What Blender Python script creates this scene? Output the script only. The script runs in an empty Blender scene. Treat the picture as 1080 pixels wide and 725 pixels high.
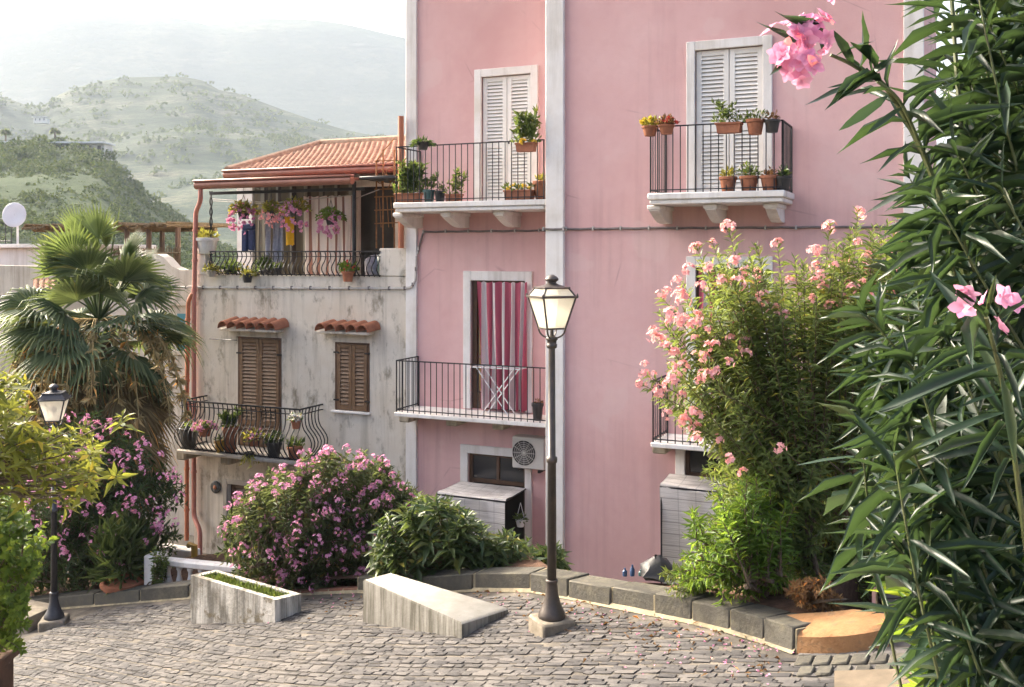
import bpy, math, random
import numpy as np
from mathutils import Vector, Matrix
R = math.radians
random.seed(7); RNG = np.random.default_rng(11)
SC = bpy.context.scene
COL = SC.collection
FPX = 1050.0; HZ = 267.0                      # focal length and horizon row of the 1080 px wide photograph

# ------------------------------------------------------------------ camera, sky, sun, exposure
cam_d = bpy.data.cameras.new("camera"); cam = bpy.data.objects.new("camera", cam_d); COL.objects.link(cam)
cam.location = (0, 0, 0); cam.rotation_euler = (R(90), 0, 0)
cam_d.sensor_width = 36; cam_d.lens = 35; cam_d.shift_y = -(362.5 - HZ) / 1080
cam_d.clip_start = 0.05; cam_d.clip_end = 9000
SC.camera = cam
SUN_EL, SUN_AZ = 34.0, (-0.83, 0.56)          # sun behind and to the left
w = bpy.data.worlds.new("World"); SC.world = w; w.use_nodes = True
wn = w.node_tree; bg = wn.nodes["Background"]
sky = wn.nodes.new("ShaderNodeTexSky"); sky.sky_type = 'NISHITA'; sky.sun_disc = False
sky.sun_elevation = R(SUN_EL); sky.sun_rotation = math.atan2(SUN_AZ[0], SUN_AZ[1])
sky.air_density = .55; sky.dust_density = 9.0; sky.ozone_density = .3
wn.links.new(sky.outputs[0], bg.inputs[0]); bg.inputs[1].default_value = 0.15
sun_d = bpy.data.lights.new("sun", 'SUN'); sun_d.energy = 2.0; sun_d.angle = R(2.5); sun_d.color = (1.0, 0.90, 0.76)
sun = bpy.data.objects.new("sun", sun_d); COL.objects.link(sun)
sv = Vector((SUN_AZ[0] * math.cos(R(SUN_EL)), SUN_AZ[1] * math.cos(R(SUN_EL)), math.sin(R(SUN_EL))))
sun.rotation_euler = sv.to_track_quat('Z', 'Y').to_euler()
SC.view_settings.view_transform = 'Standard'; SC.view_settings.look = 'None'
SC.view_settings.exposure = 2.38; SC.view_settings.gamma = 1.0
SC.view_settings.use_curve_mapping = False
SC.view_settings.use_white_balance = True; SC.view_settings.white_balance_temperature = 6650; SC.view_settings.white_balance_tint = 6
SC.cycles.use_denoising = True
SC.cycles.max_bounces = 10; SC.cycles.diffuse_bounces = 6; SC.cycles.volume_bounces = 1; SC.cycles.transparent_max_bounces = 12
SC.cycles.caustics_reflective = False; SC.cycles.caustics_refractive = False
HAZE_DENSITY = 2.25e-4

# ------------------------------------------------------------------ materials
def srgb(r, g, b):
    f = lambda c: (c / 255 / 12.92) if c / 255 <= .04045 else ((c / 255 + .055) / 1.055) ** 2.4
    return (f(r), f(g), f(b), 1)
def c4(c): return tuple(c) + (1,) if len(c) == 3 else tuple(c)
class NM:
    def __init__(s, name):
        s.m = bpy.data.materials.new(name); s.m.use_nodes = True
        s.t = s.m.node_tree; s.b = s.t.nodes["Principled BSDF"]; s.b.inputs["Specular IOR Level"].default_value = .22; s.out = s.t.nodes["Material Output"]
    def n(s, typ, **kw):
        x = s.t.nodes.new("ShaderNode" + typ)
        for k, v in kw.items():
            if k in x.inputs.keys(): x.inputs[k].default_value = v
            else: setattr(x, k, v)
        return x
    def l(s, a, b): s.t.links.new(a, b)
    def coord(s, scale=(1, 1, 1)):
        c = s.n("TexCoord"); mp = s.n("Mapping"); mp.inputs["Scale"].default_value = scale
        s.l(c.outputs["Object"], mp.inputs[0]); return mp.outputs[0]
    def noise(s, vec, scale, detail=5, rough=.6, dist=0):
        x = s.n("TexNoise", Scale=scale, Detail=detail, Roughness=rough, Distortion=dist); s.l(vec, x.inputs["Vector"]); return x.outputs["Fac"]
    def ramp(s, fac, stops):
        r = s.n("ValToRGB"); e = r.color_ramp.elements
        while len(e) < len(stops): e.new(.5)
        for i, (p, c) in enumerate(stops): e[i].position = p; e[i].color = c4(c) if not isinstance(c, (int, float)) else (c, c, c, 1)
        s.l(fac, r.inputs[0]); return r.outputs[0]
    def mix(s, fac, a, b, typ='MIX'):
        x = s.n("MixRGB", blend_type=typ)
        for i, v in ((0, fac), (1, a), (2, b)):
            if isinstance(v, (int, float)): x.inputs[i].default_value = v
            elif isinstance(v, tuple): x.inputs[i].default_value = c4(v)
            else: s.l(v, x.inputs[i])
        return x.outputs[0]
    def mul(s, a, b, op='MULTIPLY'):
        x = s.n("Math", operation=op)
        for i, v in ((0, a), (1, b)):
            if isinstance(v, (int, float)): x.inputs[i].default_value = v
            else: s.l(v, x.inputs[i])
        return x.outputs[0]
    def bump(s, h, strength=.3, dist=.02):
        x = s.n("Bump", Strength=strength, Distance=dist); s.l(h, x.inputs["Height"]); s.l(x.outputs[0], s.b.inputs["Normal"])
    def color(s, c): s.l(c, s.b.inputs["Base Color"])

def simple(name, c1, c2=None, rough=.6, metal=0., scale=8, bump=.15, dist=.01, spec=.5):
    k = NM(name); v = k.coord(); f = k.noise(v, scale)
    c2 = c2 or tuple(x * .72 for x in c1[:3])
    k.color(k.ramp(f, [(.32, c2), (.68, c1)]))
    k.b.inputs["Roughness"].default_value = rough; k.b.inputs["Metallic"].default_value = metal
    k.b.inputs["Specular IOR Level"].default_value = spec if rough < .7 else .15
    if bump: k.bump(k.noise(v, scale * 5), bump, dist)
    return k.m

def plaster(name, base, light, dark, stain=None, streak=0.0, blotch=1.2, bump=.25, stain_top=None):
    k = NM(name); v = k.coord(); vs = k.coord((2.6, 2.6, .16))
    f1 = k.noise(v, blotch, 7, .62); f2 = k.noise(v, 9, 6, .7); f3 = k.noise(vs, 1.7, 7, .65, .3)
    c = k.ramp(f1, [(.3, dark), (.5, base), (.72, light)])
    c = k.mix(k.ramp(f2, [(.40, .0), (.75, .30)]), c, dark)
    if stain:
        s_ = k.ramp(f3, [(.50, 0.), (.68, streak)])
        if stain_top is not None:                     # weathering that runs down from a ledge
            sx = k.n("SeparateXYZ"); k.l(k.coord(), sx.inputs[0])
            mr = k.n("MapRange"); k.l(sx.outputs[2], mr.inputs[0])
            for i, val in enumerate((stain_top[1], stain_top[0], 0.12, 1.0)): mr.inputs[i + 1].default_value = val
            top = k.mul(mr.outputs[0], 1.0)
            s_ = k.mul(s_, top)
            patch = k.ramp(k.noise(k.coord((1, 1, .5)), 3.2, 8, .72), [(.53, 0.), (.66, .8)])
            mr2 = k.n("MapRange"); k.l(sx.outputs[2], mr2.inputs[0])
            for i, val in enumerate((stain_top[0] - .9, stain_top[0], 0., 1.)): mr2.inputs[i + 1].default_value = val
            c = k.mix(k.mul(patch, mr2.outputs[0]), c, stain)
        c = k.mix(s_, c, stain)
    k.color(c); k.b.inputs["Roughness"].default_value = .88; k.b.inputs["Specular IOR Level"].default_value = .25
    k.bump(k.mix(.5, k.noise(v, 45, 4), f2), bump, .012)
    return k.m

def leaf_mat(name, c_dark, c_light, trans, tfac=.35, rough=.38, spec=.28, old=1):
    k = NM(name); g = k.n("NewGeometry")
    col = k.ramp(g.outputs["Random Per Island"], [(0., c_dark), (.6, tuple((a + b) / 2 for a, b in zip(c_dark, c_light))), (.955, c_light), (.975, tuple(x * y for x, y in zip(c_light, (2.2, 1.5, .9) if old else (1, 1, 1))))])
    k.color(col); k.b.inputs["Roughness"].default_value = rough; k.b.inputs["Specular IOR Level"].default_value = spec
    tr = k.n("BsdfTranslucent"); k.l(k.mix(.55, col, trans), tr.inputs[0])
    mx = k.n("MixShader"); mx.inputs[0].default_value = tfac
    k.l(k.b.outputs[0], mx.inputs[1]); k.l(tr.outputs[0], mx.inputs[2]); k.l(mx.outputs[0], k.out.inputs[0])
    return k.m

def stripes(name, cols, width, axis=0, rough=.8, phase=0):
    """cloth woven in stripes: cols = list of colours of equal width"""
    k = NM(name); c = k.n("TexCoord"); sx = k.n("SeparateXYZ"); k.l(c.outputs["UV"], sx.inputs[0])
    t = k.mul(k.mul(sx.outputs[axis], 1.0 / (width * len(cols))), phase, 'ADD')
    fr = k.n("Math", operation='FRACT'); k.l(t, fr.inputs[0])
    r = k.ramp(fr.outputs[0], [(i / len(cols), c_) for i, c_ in enumerate(cols)])
    r.node.color_ramp.interpolation = 'CONSTANT'
    k.color(r); k.b.inputs["Roughness"].default_value = rough
    tr = k.n("BsdfTranslucent"); k.l(r, tr.inputs[0]); mx = k.n("MixShader"); mx.inputs[0].default_value = .3
    k.l(k.b.outputs[0], mx.inputs[1]); k.l(tr.outputs[0], mx.inputs[2]); k.l(mx.outputs[0], k.out.inputs[0])
    return k.m

MT = {}
def pink_wall():
    k = NM("pink_plaster"); v = k.coord(); f1 = k.noise(v, .45, 7, .6); f2 = k.noise(v, 7, 6, .7); fs = k.noise(k.coord((3.2, 3.2, .14)), 1.6, 6, .62, .2)
    c = k.ramp(f1, [(.34, (.585, .345, .335)), (.5, (.645, .405, .395)), (.66, (.69, .465, .45))])
    c = k.mix(k.ramp(f2, [(.46, 0.), (.74, .30)]), c, (.57, .33, .325))
    sx = k.n("SeparateXYZ"); k.l(v, sx.inputs[0])
    def band(z0, z1):                                   # rain marks hang from the balconies and the cable
        mr = k.n("MapRange"); k.l(sx.outputs[2], mr.inputs[0])
        for i, val in enumerate((z0, z1, 0., 1.)): mr.inputs[i + 1].default_value = val
        tp = k.n("MapRange"); k.l(sx.outputs[2], tp.inputs[0])
        for i, val in enumerate((z1 - .05, z1 + .5, 1., 0.)): tp.inputs[i + 1].default_value = val
        return k.mul(mr.outputs[0], tp.outputs[0])
    st = k.ramp(fs, [(.44, 0.), (.66, .36)])
    c = k.mix(k.mul(st, band(-1.6 - BASE_, .62 - BASE_)), c, (.43, .27, .25)); c = k.mix(k.mul(st, band(-5.6 - BASE_, -3.0 - BASE_)), c, (.42, .27, .25))
    c = k.mix(k.ramp(fs, [(.55, 0.), (.72, .35)]), c, (.50, .31, .30))
    pa = k.ramp(k.noise(v, .9, 3, .4), [(.66, 0.), (.668, .35)]); c = k.mix(pa, c, (.66, .47, .45))
    wv = k.n("TexVoronoi", Scale=.55, feature='DISTANCE_TO_EDGE'); k.l(k.mix(.12, v, k.n("TexNoise", Scale=3.0).outputs["Color"]), wv.inputs["Vector"])
    cr = k.mul(k.ramp(wv.outputs["Distance"], [(.0, 1.), (.006, 0.)]), k.ramp(k.noise(v, .6, 3), [(.52, 0.), (.60, .5)])); c = k.mix(cr, c, (.33, .21, .20))
    k.color(c); k.b.inputs["Roughness"].default_value = .9; k.bump(k.mix(.5, k.noise(v, 45, 4), f2), .28, .012); return k.m
BASE_ = -6.3
MT['pink'] = pink_wall()
MT['pinkold'] = plaster("pink_plaster", (.645, .405, .395), (.69, .46, .44), (.58, .335, .33), (.50, .33, .31),  .42, .45, .22)
MT['pinktrim'] = plaster("white_trim_paint", (.74, .71, .68), (.80, .78, .76), (.62, .58, .53), (.40, .36, .30), .45, 1.5, .18)
MT['whitetrim'] = MT['pinktrim']
MT['cream'] = plaster("weathered_cream_plaster", (.64, .58, .50), (.70, .66, .59), (.56, .49, .40), (.15, .125, .085), .42, .9, .35, stain_top=(-.35, -2.2))
MT['greyplaster'] = plaster("grey_old_plaster", (.44, .40, .35), (.52, .48, .43), (.33, .29, .24), (.14, .12, .10), .6, .8, .4)
MT['white'] = simple("white_paint", (.78, .76, .72), (.70, .67, .62), .45, scale=3, bump=.05)
MT['iron'] = simple("black_iron", (.028, .028, .032), (.016, .015, .016), .5, .4, 14, .2)
MT['brownwood'] = simple("brown_shutter_wood", (.20, .115, .06), (.13, .07, .035), .55, 0, 6, .2)
MT['darkwood'] = simple("dark_wood", (.12, .06, .03), (.07, .035, .02), .5, 0, 6, .2)
MT['ochrewood'] = simple("ochre_wood", (.50, .36, .13), (.38, .25, .08), .5, 0, 6, .1)
MT['dark'] = simple("dark_interior", (.02, .018, .018), (.012, .011, .011), .7, 0, 3, 0)
MT['glass'] = simple("window_glass", (.05, .05, .05), (.03, .03, .032), .12, 0, 1, 0)
MT['terracotta'] = simple("terracotta", (.36, .15, .085), (.25, .10, .06), .75, 0, 9, .2)
MT['teal'] = simple("teal_glaze", (.06, .13, .13), (.04, .09, .09), .35, 0, 6, .05)
MT['blackpot'] = simple("dark_pot", (.035, .032, .032), (.022, .02, .02), .5, 0, 6, .1)
MT['soil'] = simple("red_soil", (.16, .09, .06), (.08, .05, .035), .95, 0, 12, .7, .03)
MT['coppertrim'] = simple("copper_gutter", (.28, .115, .078), (.20, .078, .055), .4, .15, 5, .08)
MT['pinkpipe'] = simple("pink_drainpipe", (.48, .19, .15), (.38, .14, .10), .5, 0, 4, .05)
MT['orangepipe'] = simple("orange_drainpipe", (.45, .16, .075), (.34, .11, .055), .5, 0, 4, .05)
MT['ochre'] = None
MT['rust'] = simple("rusty_iron", (.30, .15, .06), (.16, .075, .035), .7, .2, 12, .3)
MT['cable'] = simple("grey_cable", (.20, .18, .17), (.12, .10, .10), .7, 0, 9, .1)
MT['lightcable'] = simple("pale_cable", (.55, .53, .50), (.35, .33, .31), .7, 0, 9, .1)
MT['acwhite'] = simple("air_conditioner_casing", (.60, .58, .54), (.52, .50, .46), .4, 0, 2, .03)
MT['dish'] = simple("dish_white", (.75, .75, .76), (.68, .68, .70), .4, 0, 2, 0)
MT['reed'] = simple("dry_reed", (.22, .16, .09), (.11, .08, .045), .85, 0, 14, .5)
MT['bark'] = simple("grey_bark", (.20, .15, .10), (.09, .065, .045), .9, 0, 12, .8, .03)
MT['stemgreen'] = simple("green_stem", (.12, .15, .05), (.08, .085, .035), .6, 0, 10, .1)
MT['bag'] = simple("black_plastic_bag", (.012, .013, .018), (.008, .008, .01), .55, 0, 9, .4)
MT['blue'] = simple("blue_plastic", (.03, .07, .16), (.02, .045, .11), .4, 0, 5, .05)
MT['yellowpipe'] = simple("yellow_pipe", (.50, .30, .05), (.42, .22, .04), .4, 0, 5, .05)
MT['denim'] = simple("denim", (.045, .065, .14), (.03, .04, .09), .9, 0, 20, .2)
MT['yellowcloth'] = simple("yellow_cloth", (.72, .42, .03), (.60, .33, .02), .9, 0, 10, .1)
MT['greycloth'] = simple("grey_cloth", (.36, .36, .40), (.22, .22, .27), .9, 0, 16, .1)
MT['tealpaint'] = simple("teal_shutter", (.02, .15, .20), (.015, .11, .15), .5, 0, 5, .05)
# leaves
MT['ole_dark'] = leaf_mat("oleander_leaf_dark", (.018, .040, .018), (.085, .130, .050), (.26, .36, .06), .28, .36)
MT['ole_bush'] = leaf_mat("oleander_bush_leaf", (.036, .060, .025), (.140, .165, .075), (.32, .38, .10), .34, .45)
MT['ole_mid'] = leaf_mat("oleander_leaf", (.040, .075, .020), (.20, .25, .075), (.44, .52, .10), .38, .40)
MT['ole_fore'] = leaf_mat("oleander_leaf_glossy", (.006, .019, .013), (.026, .052, .030), (.15, .25, .06), .22, .40, .32)
MT['ole_young'] = leaf_mat("oleander_leaf_young", (.060, .130, .020), (.17, .27, .05), (.45, .62, .06), .42, .38)
MT['loq_dark'] = leaf_mat("loquat_leaf_dark", (.020, .050, .020), (.100, .130, .045), (.28, .36, .07), .28, .40)
MT['loq_yel'] = leaf_mat("loquat_leaf_yellow", (.055, .085, .018), (.30, .31, .06), (.52, .52, .07), .40, .42)
MT['shrub'] = leaf_mat("shrub_leaf", (.035, .085, .015), (.14, .22, .04), (.40, .50, .05), .38, .45)
MT['potleaf'] = leaf_mat("pot_plant_leaf", (.035, .070, .022), (.15, .20, .06), (.35, .45, .08), .35, .5)
MT['potyellow'] = leaf_mat("pot_plant_leaf_yellow", (.16, .17, .03), (.40, .36, .06), (.55, .5, .08), .35, .5)
MT['palm'] = leaf_mat("palm_frond", (.036, .066, .030), (.150, .185, .085), (.30, .36, .09), .28, .5)
MT['palmnew'] = leaf_mat("palm_frond_new", (.04, .075, .022), (.14, .19, .065), (.32, .40, .10), .30, .5)
MT['palmdead'] = leaf_mat("palm_frond_dead", (.115, .075, .035), (.30, .22, .10), (.40, .28, .10), .2, .8)
MT['palmstalk'] = leaf_mat("palm_flower_stalk", (.36, .27, .12), (.55, .42, .20), (.5, .4, .15), .2, .8)
MT['dryleaf'] = leaf_mat("dry_leaf", (.12, .06, .03), (.32, .19, .08), (.4, .22, .08), .25, .8)
MT['grass'] = leaf_mat("grass_blades", (.04, .07, .02), (.13, .16, .05), (.35, .45, .07), .35, .6)
MT['fl_pink'] = leaf_mat("pink_petal", (.52, .16, .32), (.78, .40, .56), (.80, .35, .52), .35, .6, .2)
MT['fl_mag'] = leaf_mat("magenta_petal", (.52, .17, .33), (.80, .48, .63), (.78, .36, .54), .35, .6, .2)
MT['fl_salmon'] = leaf_mat("salmon_petal", (.78, .34, .35), (.92, .62, .61), (.90, .50, .48), .35, .6, .2)
MT['fl_fore'] = leaf_mat("pale_pink_petal", (.74, .28, .46), (.86, .48, .62), (.85, .42, .56), .35, .6, .2)
MT['fl_yel'] = leaf_mat("yellow_petal", (.75, .55, .04), (.85, .68, .12), (.8, .6, .05), .3, .6, .2)
MT['fl_white'] = leaf_mat("white_petal", (.62, .60, .55), (.78, .76, .72), (.7, .7, .65), .3, .6, .2)
MT['fl_red'] = leaf_mat("red_petal", (.45, .04, .04), (.62, .10, .08), (.6, .08, .06), .3, .6, .2)

# ------------------------------------------------------------------ mesh builder
TH = math.atan2(FPX, 540 + 1800); CS, SN = math.cos(TH), math.sin(TH)
P0 = (0.708, 17.69)                           # foot of the pilaster line: origin of the street front
class Frame:
    def __init__(s, rot=0, org=(0, 0, 0)): s.rot = rot; s.org = org
    def conv(s, p):
        c, n = math.cos(s.rot), math.sin(s.rot)
        return Vector((s.org[0] + c * p[0] - n * p[1], s.org[1] + n * p[0] + c * p[1], s.org[2] + p[2]))
W = Frame(); H = Frame(-TH, (P0[0], P0[1], 0))  # world; house front (x along it, y into the house)
def F(px, py, v=0.0):
    """a point of a plane parallel to the house front, v metres behind it -> (u, z)"""
    qx, qy = P0[0] + v * SN, P0[1] + v * CS
    k = (px - 540) / FPX; u = (k * qy - qx) / (CS + k * SN); Y = qy - u * SN
    return u, -(py - HZ) / FPX * Y
def FU(px, v=0.0): return F(px, 0, v)[0]
def FZ(px, py, v=0.0): return F(px, py, v)[1]
def at(px, py, Y): return Vector(((px - 540) / FPX * Y, Y, -(py - HZ) / FPX * Y))
def road_z(x, y): return -3.33 + .239 * x - .039 * y
def on_road(px, py):
    k = (px - 540) / FPX; Y = 3.33 / ((py - HZ) / FPX + .239 * k - .039); return Vector((k * Y, Y, road_z(k * Y, Y)))

ORG = {}
def tag(o, label=None, cat=None, group=None, kind=None):
    if label: o['label'] = label
    if cat: o['category'] = cat
    if group: o['group'] = group
    if kind: o['kind'] = kind
    return o
def thing(name, label, cat, origin, group=None, frame=W):
    o = bpy.data.objects.new(name, None); COL.objects.link(o)
    o.location = frame.conv(origin); o.rotation_euler = (0, 0, frame.rot); o.empty_display_size = .1
    ORG[o] = Vector(origin); return tag(o, label, cat, group)

class MB:
    def __init__(s): s.rec = 0; s.leafy = 0; s.v = []; s.f = {}; s.n = 0; s.mats = []; s.uv = None
    def add(s, verts, faces, mi=0):
        verts = np.asarray(verts, dtype=np.float64).reshape(-1, 3)
        for fc in faces:
            s.f.setdefault((len(fc), mi), []).append(np.asarray(fc, dtype=np.int64).reshape(1, -1) + s.n)
        s.v.append(verts); s.n += len(verts); return s
    def addnp(s, verts, facearr, mi=0):
        for fa in facearr: s.f.setdefault((fa.shape[1], mi), []).append(fa + s.n)
        s.v.append(verts.reshape(-1, 3)); s.n += verts.reshape(-1, 3).shape[0]; return s
    def box(s, x0, x1, y0, y1, z0, z1, mi=0, m=None):
        v = [Vector((x, y, z)) for x in (x0, x1) for y in (y0, y1) for z in (z0, z1)]
        if m: v = [m @ p for p in v]
        return s.add([tuple(p) for p in v], [(0, 1, 3, 2), (4, 6, 7, 5), (0, 4, 5, 1), (2, 3, 7, 6), (0, 2, 6, 4), (1, 5, 7, 3)], mi)
    def bbox(s, x0, x1, y0, y1, z0, z1, b=.01, mi=0, m=None):
        """box with chamfered edges"""
        s.rec = 1
        b = min(b, (x1 - x0) * .45, (y1 - y0) * .45, (z1 - z0) * .45)
        P = []
        for sx in (0, 1):
            for sy in (0, 1):
                for sz in (0, 1):
                    X, Y, Z = (x0, x1)[sx], (y0, y1)[sy], (z0, z1)[sz]
                    dx, dy, dz = (b, -b)[sx], (b, -b)[sy], (b, -b)[sz]
                    P += [(X, Y + dy, Z + dz), (X + dx, Y, Z + dz), (X + dx, Y + dy, Z)]
        if m: P = [tuple(m @ Vector(p)) for p in P]
        i = lambda sx, sy, sz, a: (sx * 4 + sy * 2 + sz) * 3 + a
        fs = []
        for t in (0, 1):
            fs.append([i(t, 0, 0, 0), i(t, 0, 1, 0), i(t, 1, 1, 0), i(t, 1, 0, 0)][::(1 if t == 0 else -1)])
            fs.append([i(0, t, 0, 1), i(1, t, 0, 1), i(1, t, 1, 1), i(0, t, 1, 1)][::(1 if t == 0 else -1)])
            fs.append([i(0, 0, t, 2), i(0, 1, t, 2), i(1, 1, t, 2), i(1, 0, t, 2)][::(1 if t == 0 else -1)])
        for a in (0, 1):
            for c in (0, 1):
                fs.append([i(a, c, 0, 0), i(a, c, 1, 0), i(a, c, 1, 1), i(a, c, 0, 1)])
                fs.append([i(a, 0, c, 0), i(a, 1, c, 0), i(a, 1, c, 2), i(a, 0, c, 2)])
                fs.append([i(0, a, c, 1), i(1, a, c, 1), i(1, a, c, 2), i(0, a, c, 2)])
        for sx in (0, 1):
            for sy in (0, 1):
                for sz in (0, 1): fs.append([i(sx, sy, sz, 0), i(sx, sy, sz, 1), i(sx, sy, sz, 2)])
        return s.add(P, fs, mi)
    def tube(s, pts, r, n=6, mi=0, caps=True):
        pts = [Vector(p) for p in pts]; m = len(pts)
        rs = r if isinstance(r, (list, tuple)) else [r] * m
        V = []; ref = None
        for i, p in enumerate(pts):
            t = (pts[min(i + 1, m - 1)] - pts[max(i - 1, 0)])
            t = t.normalized() if t.length > 1e-9 else Vector((0, 0, 1))
            if ref is None: ref = Vector((1, 0, 0)) if abs(t.x) < .8 else Vector((0, 1, 0))
            a = (ref - t * ref.dot(t)); a = a.normalized() if a.length > 1e-6 else t.orthogonal().normalized()
            b = t.cross(a); ref = a
            for j in range(n):
                q = 2 * math.pi * j / n
                V.append(p + (a * math.cos(q) + b * math.sin(q)) * rs[i])
        fs = [(i * n + j, i * n + (j + 1) % n, (i + 1) * n + (j + 1) % n, (i + 1) * n + j) for i in range(m - 1) for j in range(n)]
        if caps: fs += [tuple(range(n))[::-1], tuple(range((m - 1) * n, m * n))]
        return s.add([tuple(p) for p in V], fs, mi)
    def lathe(s, prof, n=16, mi=0, c=(0, 0, 0), m=None, a0=0):
        V = []
        for (r, z) in prof:
            for j in range(n):
                q = 2 * math.pi * j / n + a0; p = Vector((c[0] + r * math.cos(q), c[1] + r * math.sin(q), c[2] + z)); V.append(tuple(m @ p if m else p))
        fs = [(i * n + j, i * n + (j + 1) % n, (i + 1) * n + (j + 1) % n, (i + 1) * n + j) for i in range(len(prof) - 1) for j in range(n)]
        fs += [tuple(range(n))[::-1], tuple(range((len(prof) - 1) * n, len(prof) * n))]
        return s.add(V, fs, mi)
    def extrude(s, poly, y0, y1, mi=0):
        """polygon in x,z swept from y0 to y1"""
        n = len(poly); V = [(p[0], y0, p[1]) for p in poly] + [(p[0], y1, p[1]) for p in poly]
        return s.add(V, [tuple(range(n)), tuple(range(2 * n - 1, n - 1, -1))] + [(i, i + n, (i + 1) % n + n, (i + 1) % n) for i in range(n)], mi)
    def extrude_yz(s, poly, x0, x1, mi=0):
        n = len(poly); V = [(x0, p[0], p[1]) for p in poly] + [(x1, p[0], p[1]) for p in poly]
        return s.add(V, [tuple(range(n)), tuple(range(2 * n - 1, n - 1, -1))] + [(i, i + n, (i + 1) % n + n, (i + 1) % n) for i in range(n)], mi)
    def grid(s, fn, nu, nv, mi=0, uv=False):
        V = np.array([fn(i / nu, j / nv) for j in range(nv + 1) for i in range(nu + 1)], dtype=float)
        a = np.arange(nu * nv); i = a % nu; j = a // nu; b = j * (nu + 1) + i
        return s.addnp(V, [np.stack([b, b + 1, b + nu + 2, b + nu + 1], 1)], mi)
    def leaves(s, P, D, U, L, Wd, kind='hi', droop=.12, fold=.12, mi=0):
        P, D, U = (np.asarray(a, float).reshape(-1, 3) for a in (P, D, U)); n = len(P)
        if n == 0: return s
        s.leafy = 1
        L = np.broadcast_to(np.asarray(L, float), (n,)); Wd = np.broadcast_to(np.asarray(Wd, float), (n,))
        D = D / np.linalg.norm(D, axis=1, keepdims=True); S = np.cross(D, U); ln = np.linalg.norm(S, axis=1, keepdims=True)
        S = np.where(ln > 1e-4, S / np.maximum(ln, 1e-4), np.array([[1., 0, 0]])); N = np.cross(S, D)
        if kind == 'hi':
            T = np.array([(0, 0, 0), (.22, .72, fold), (.22, 0, .03), (.22, -.72, fold), (.58, .92, fold - droop * .35), (.58, 0, -droop * .3), (.58, -.92, fold - droop * .35), (.84, .5, -.6 * droop), (.84, 0, -.72 * droop), (.84, -.5, -.6 * droop), (1, 0, -droop)])
            F4 = np.array([(2, 5, 4, 1), (3, 6, 5, 2), (5, 8, 7, 4), (6, 9, 8, 5)]); F3 = np.array([(0, 2, 1), (0, 3, 2), (8, 10, 7), (9, 10, 8)])
        elif kind == 'mid':
            T = np.array([(0, 0, 0), (.45, 1, fold - droop * .3), (.45, 0, -droop * .25), (.45, -1, fold - droop * .3), (1, 0, -droop)])
            F4 = None; F3 = np.array([(0, 2, 1), (0, 3, 2), (2, 4, 1), (3, 4, 2)])
        else:
            T = np.array([(0, 0, 0), (.45, 1, fold), (1, 0, -droop), (.45, -1, fold)]); F4 = None; F3 = np.array([(0, 2, 1), (0, 3, 2)])
        V = P[:, None] + T[None, :, 0, None] * (D * L[:, None])[:, None] + T[None, :, 1, None] * (S * Wd[:, None] * .5)[:, None] + T[None, :, 2, None] * (N * (L * np.random.default_rng(n).uniform(.1, 2.3, n))[:, None])[:, None]
        off = (np.arange(n) * len(T))[:, None, None]; fa = [(F3[None] + off).reshape(-1, 3)]
        if F4 is not None: fa.append((F4[None] + off).reshape(-1, 4))
        return s.addnp(V, fa, mi)
    def build(s, name, mats, parent=None, frame=W, origin=None, smooth=False, uvs=None):
        me = bpy.data.meshes.new(name); V = np.concatenate(s.v) if s.v else np.zeros((0, 3))
        if origin is None: origin = ORG[parent] if parent is not None and parent in ORG else Vector((0, 0, 0))
        V = V - np.array(origin)[None]
        me.vertices.add(len(V)); me.vertices.foreach_set("co", V.astype(np.float32).ravel())
        ls, lt, li, mi = [], [], [], []; o_ = 0
        for (k, m_), lst in s.f.items():
            a = np.concatenate(lst); c = len(a); li.append(a.ravel()); ls.append(o_ + np.arange(c) * k); lt.append(np.full(c, k)); mi.append(np.full(c, m_)); o_ += c * k
        li = np.concatenate(li).astype(np.int32)
        me.loops.add(len(li)); me.loops.foreach_set("vertex_index", li)
        ls = np.concatenate(ls).astype(np.int32); me.polygons.add(len(ls)); me.polygons.foreach_set("loop_start", ls)
        me.polygons.foreach_set("loop_total", np.concatenate(lt).astype(np.int32)); me.polygons.foreach_set("material_index", np.concatenate(mi).astype(np.int32))
        if uvs is not None:
            ul = me.uv_layers.new(name="UVMap"); ul.data.foreach_set("uv", np.asarray(uvs, np.float32)[li].ravel())
        me.update(calc_edges=True); me.validate()
        me.polygons.foreach_set("use_smooth", np.ones(len(me.polygons), bool))
        for m in (mats if isinstance(mats, (list, tuple)) else [mats]): me.materials.append(m)
        o = bpy.data.objects.new(name, me); COL.objects.link(o)
        if s.rec and len(ls) < 60000: fix_normals(o)
        if not s.leafy: me.set_sharp_from_angle(angle=R(180 if smooth else 38))
        if parent is not None: o.parent = parent; ORG[o] = Vector(origin)
        else: o.location = frame.conv(origin); o.rotation_euler = (0, 0, frame.rot); ORG[o] = Vector(origin)
        return o
def copy_tree(o, parent=None):
    c = o.copy(); COL.objects.link(c)
    if parent is not None: c.parent = parent
    for ch in [x for x in o.children]: copy_tree(ch, c)
    return c
def fix_normals(o):
    import bmesh
    b = bmesh.new(); b.from_mesh(o.data); bmesh.ops.recalc_face_normals(b, faces=b.faces); b.to_mesh(o.data); b.free(); return o
def unit(v): v = np.asarray(v, float); return v / np.maximum(np.linalg.norm(v, axis=-1, keepdims=True), 1e-9)
def rand_dirs(n, rng=RNG): return unit(rng.normal(size=(n, 3)))

# ================================================================== SETTING
BASE = -6.3
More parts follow.
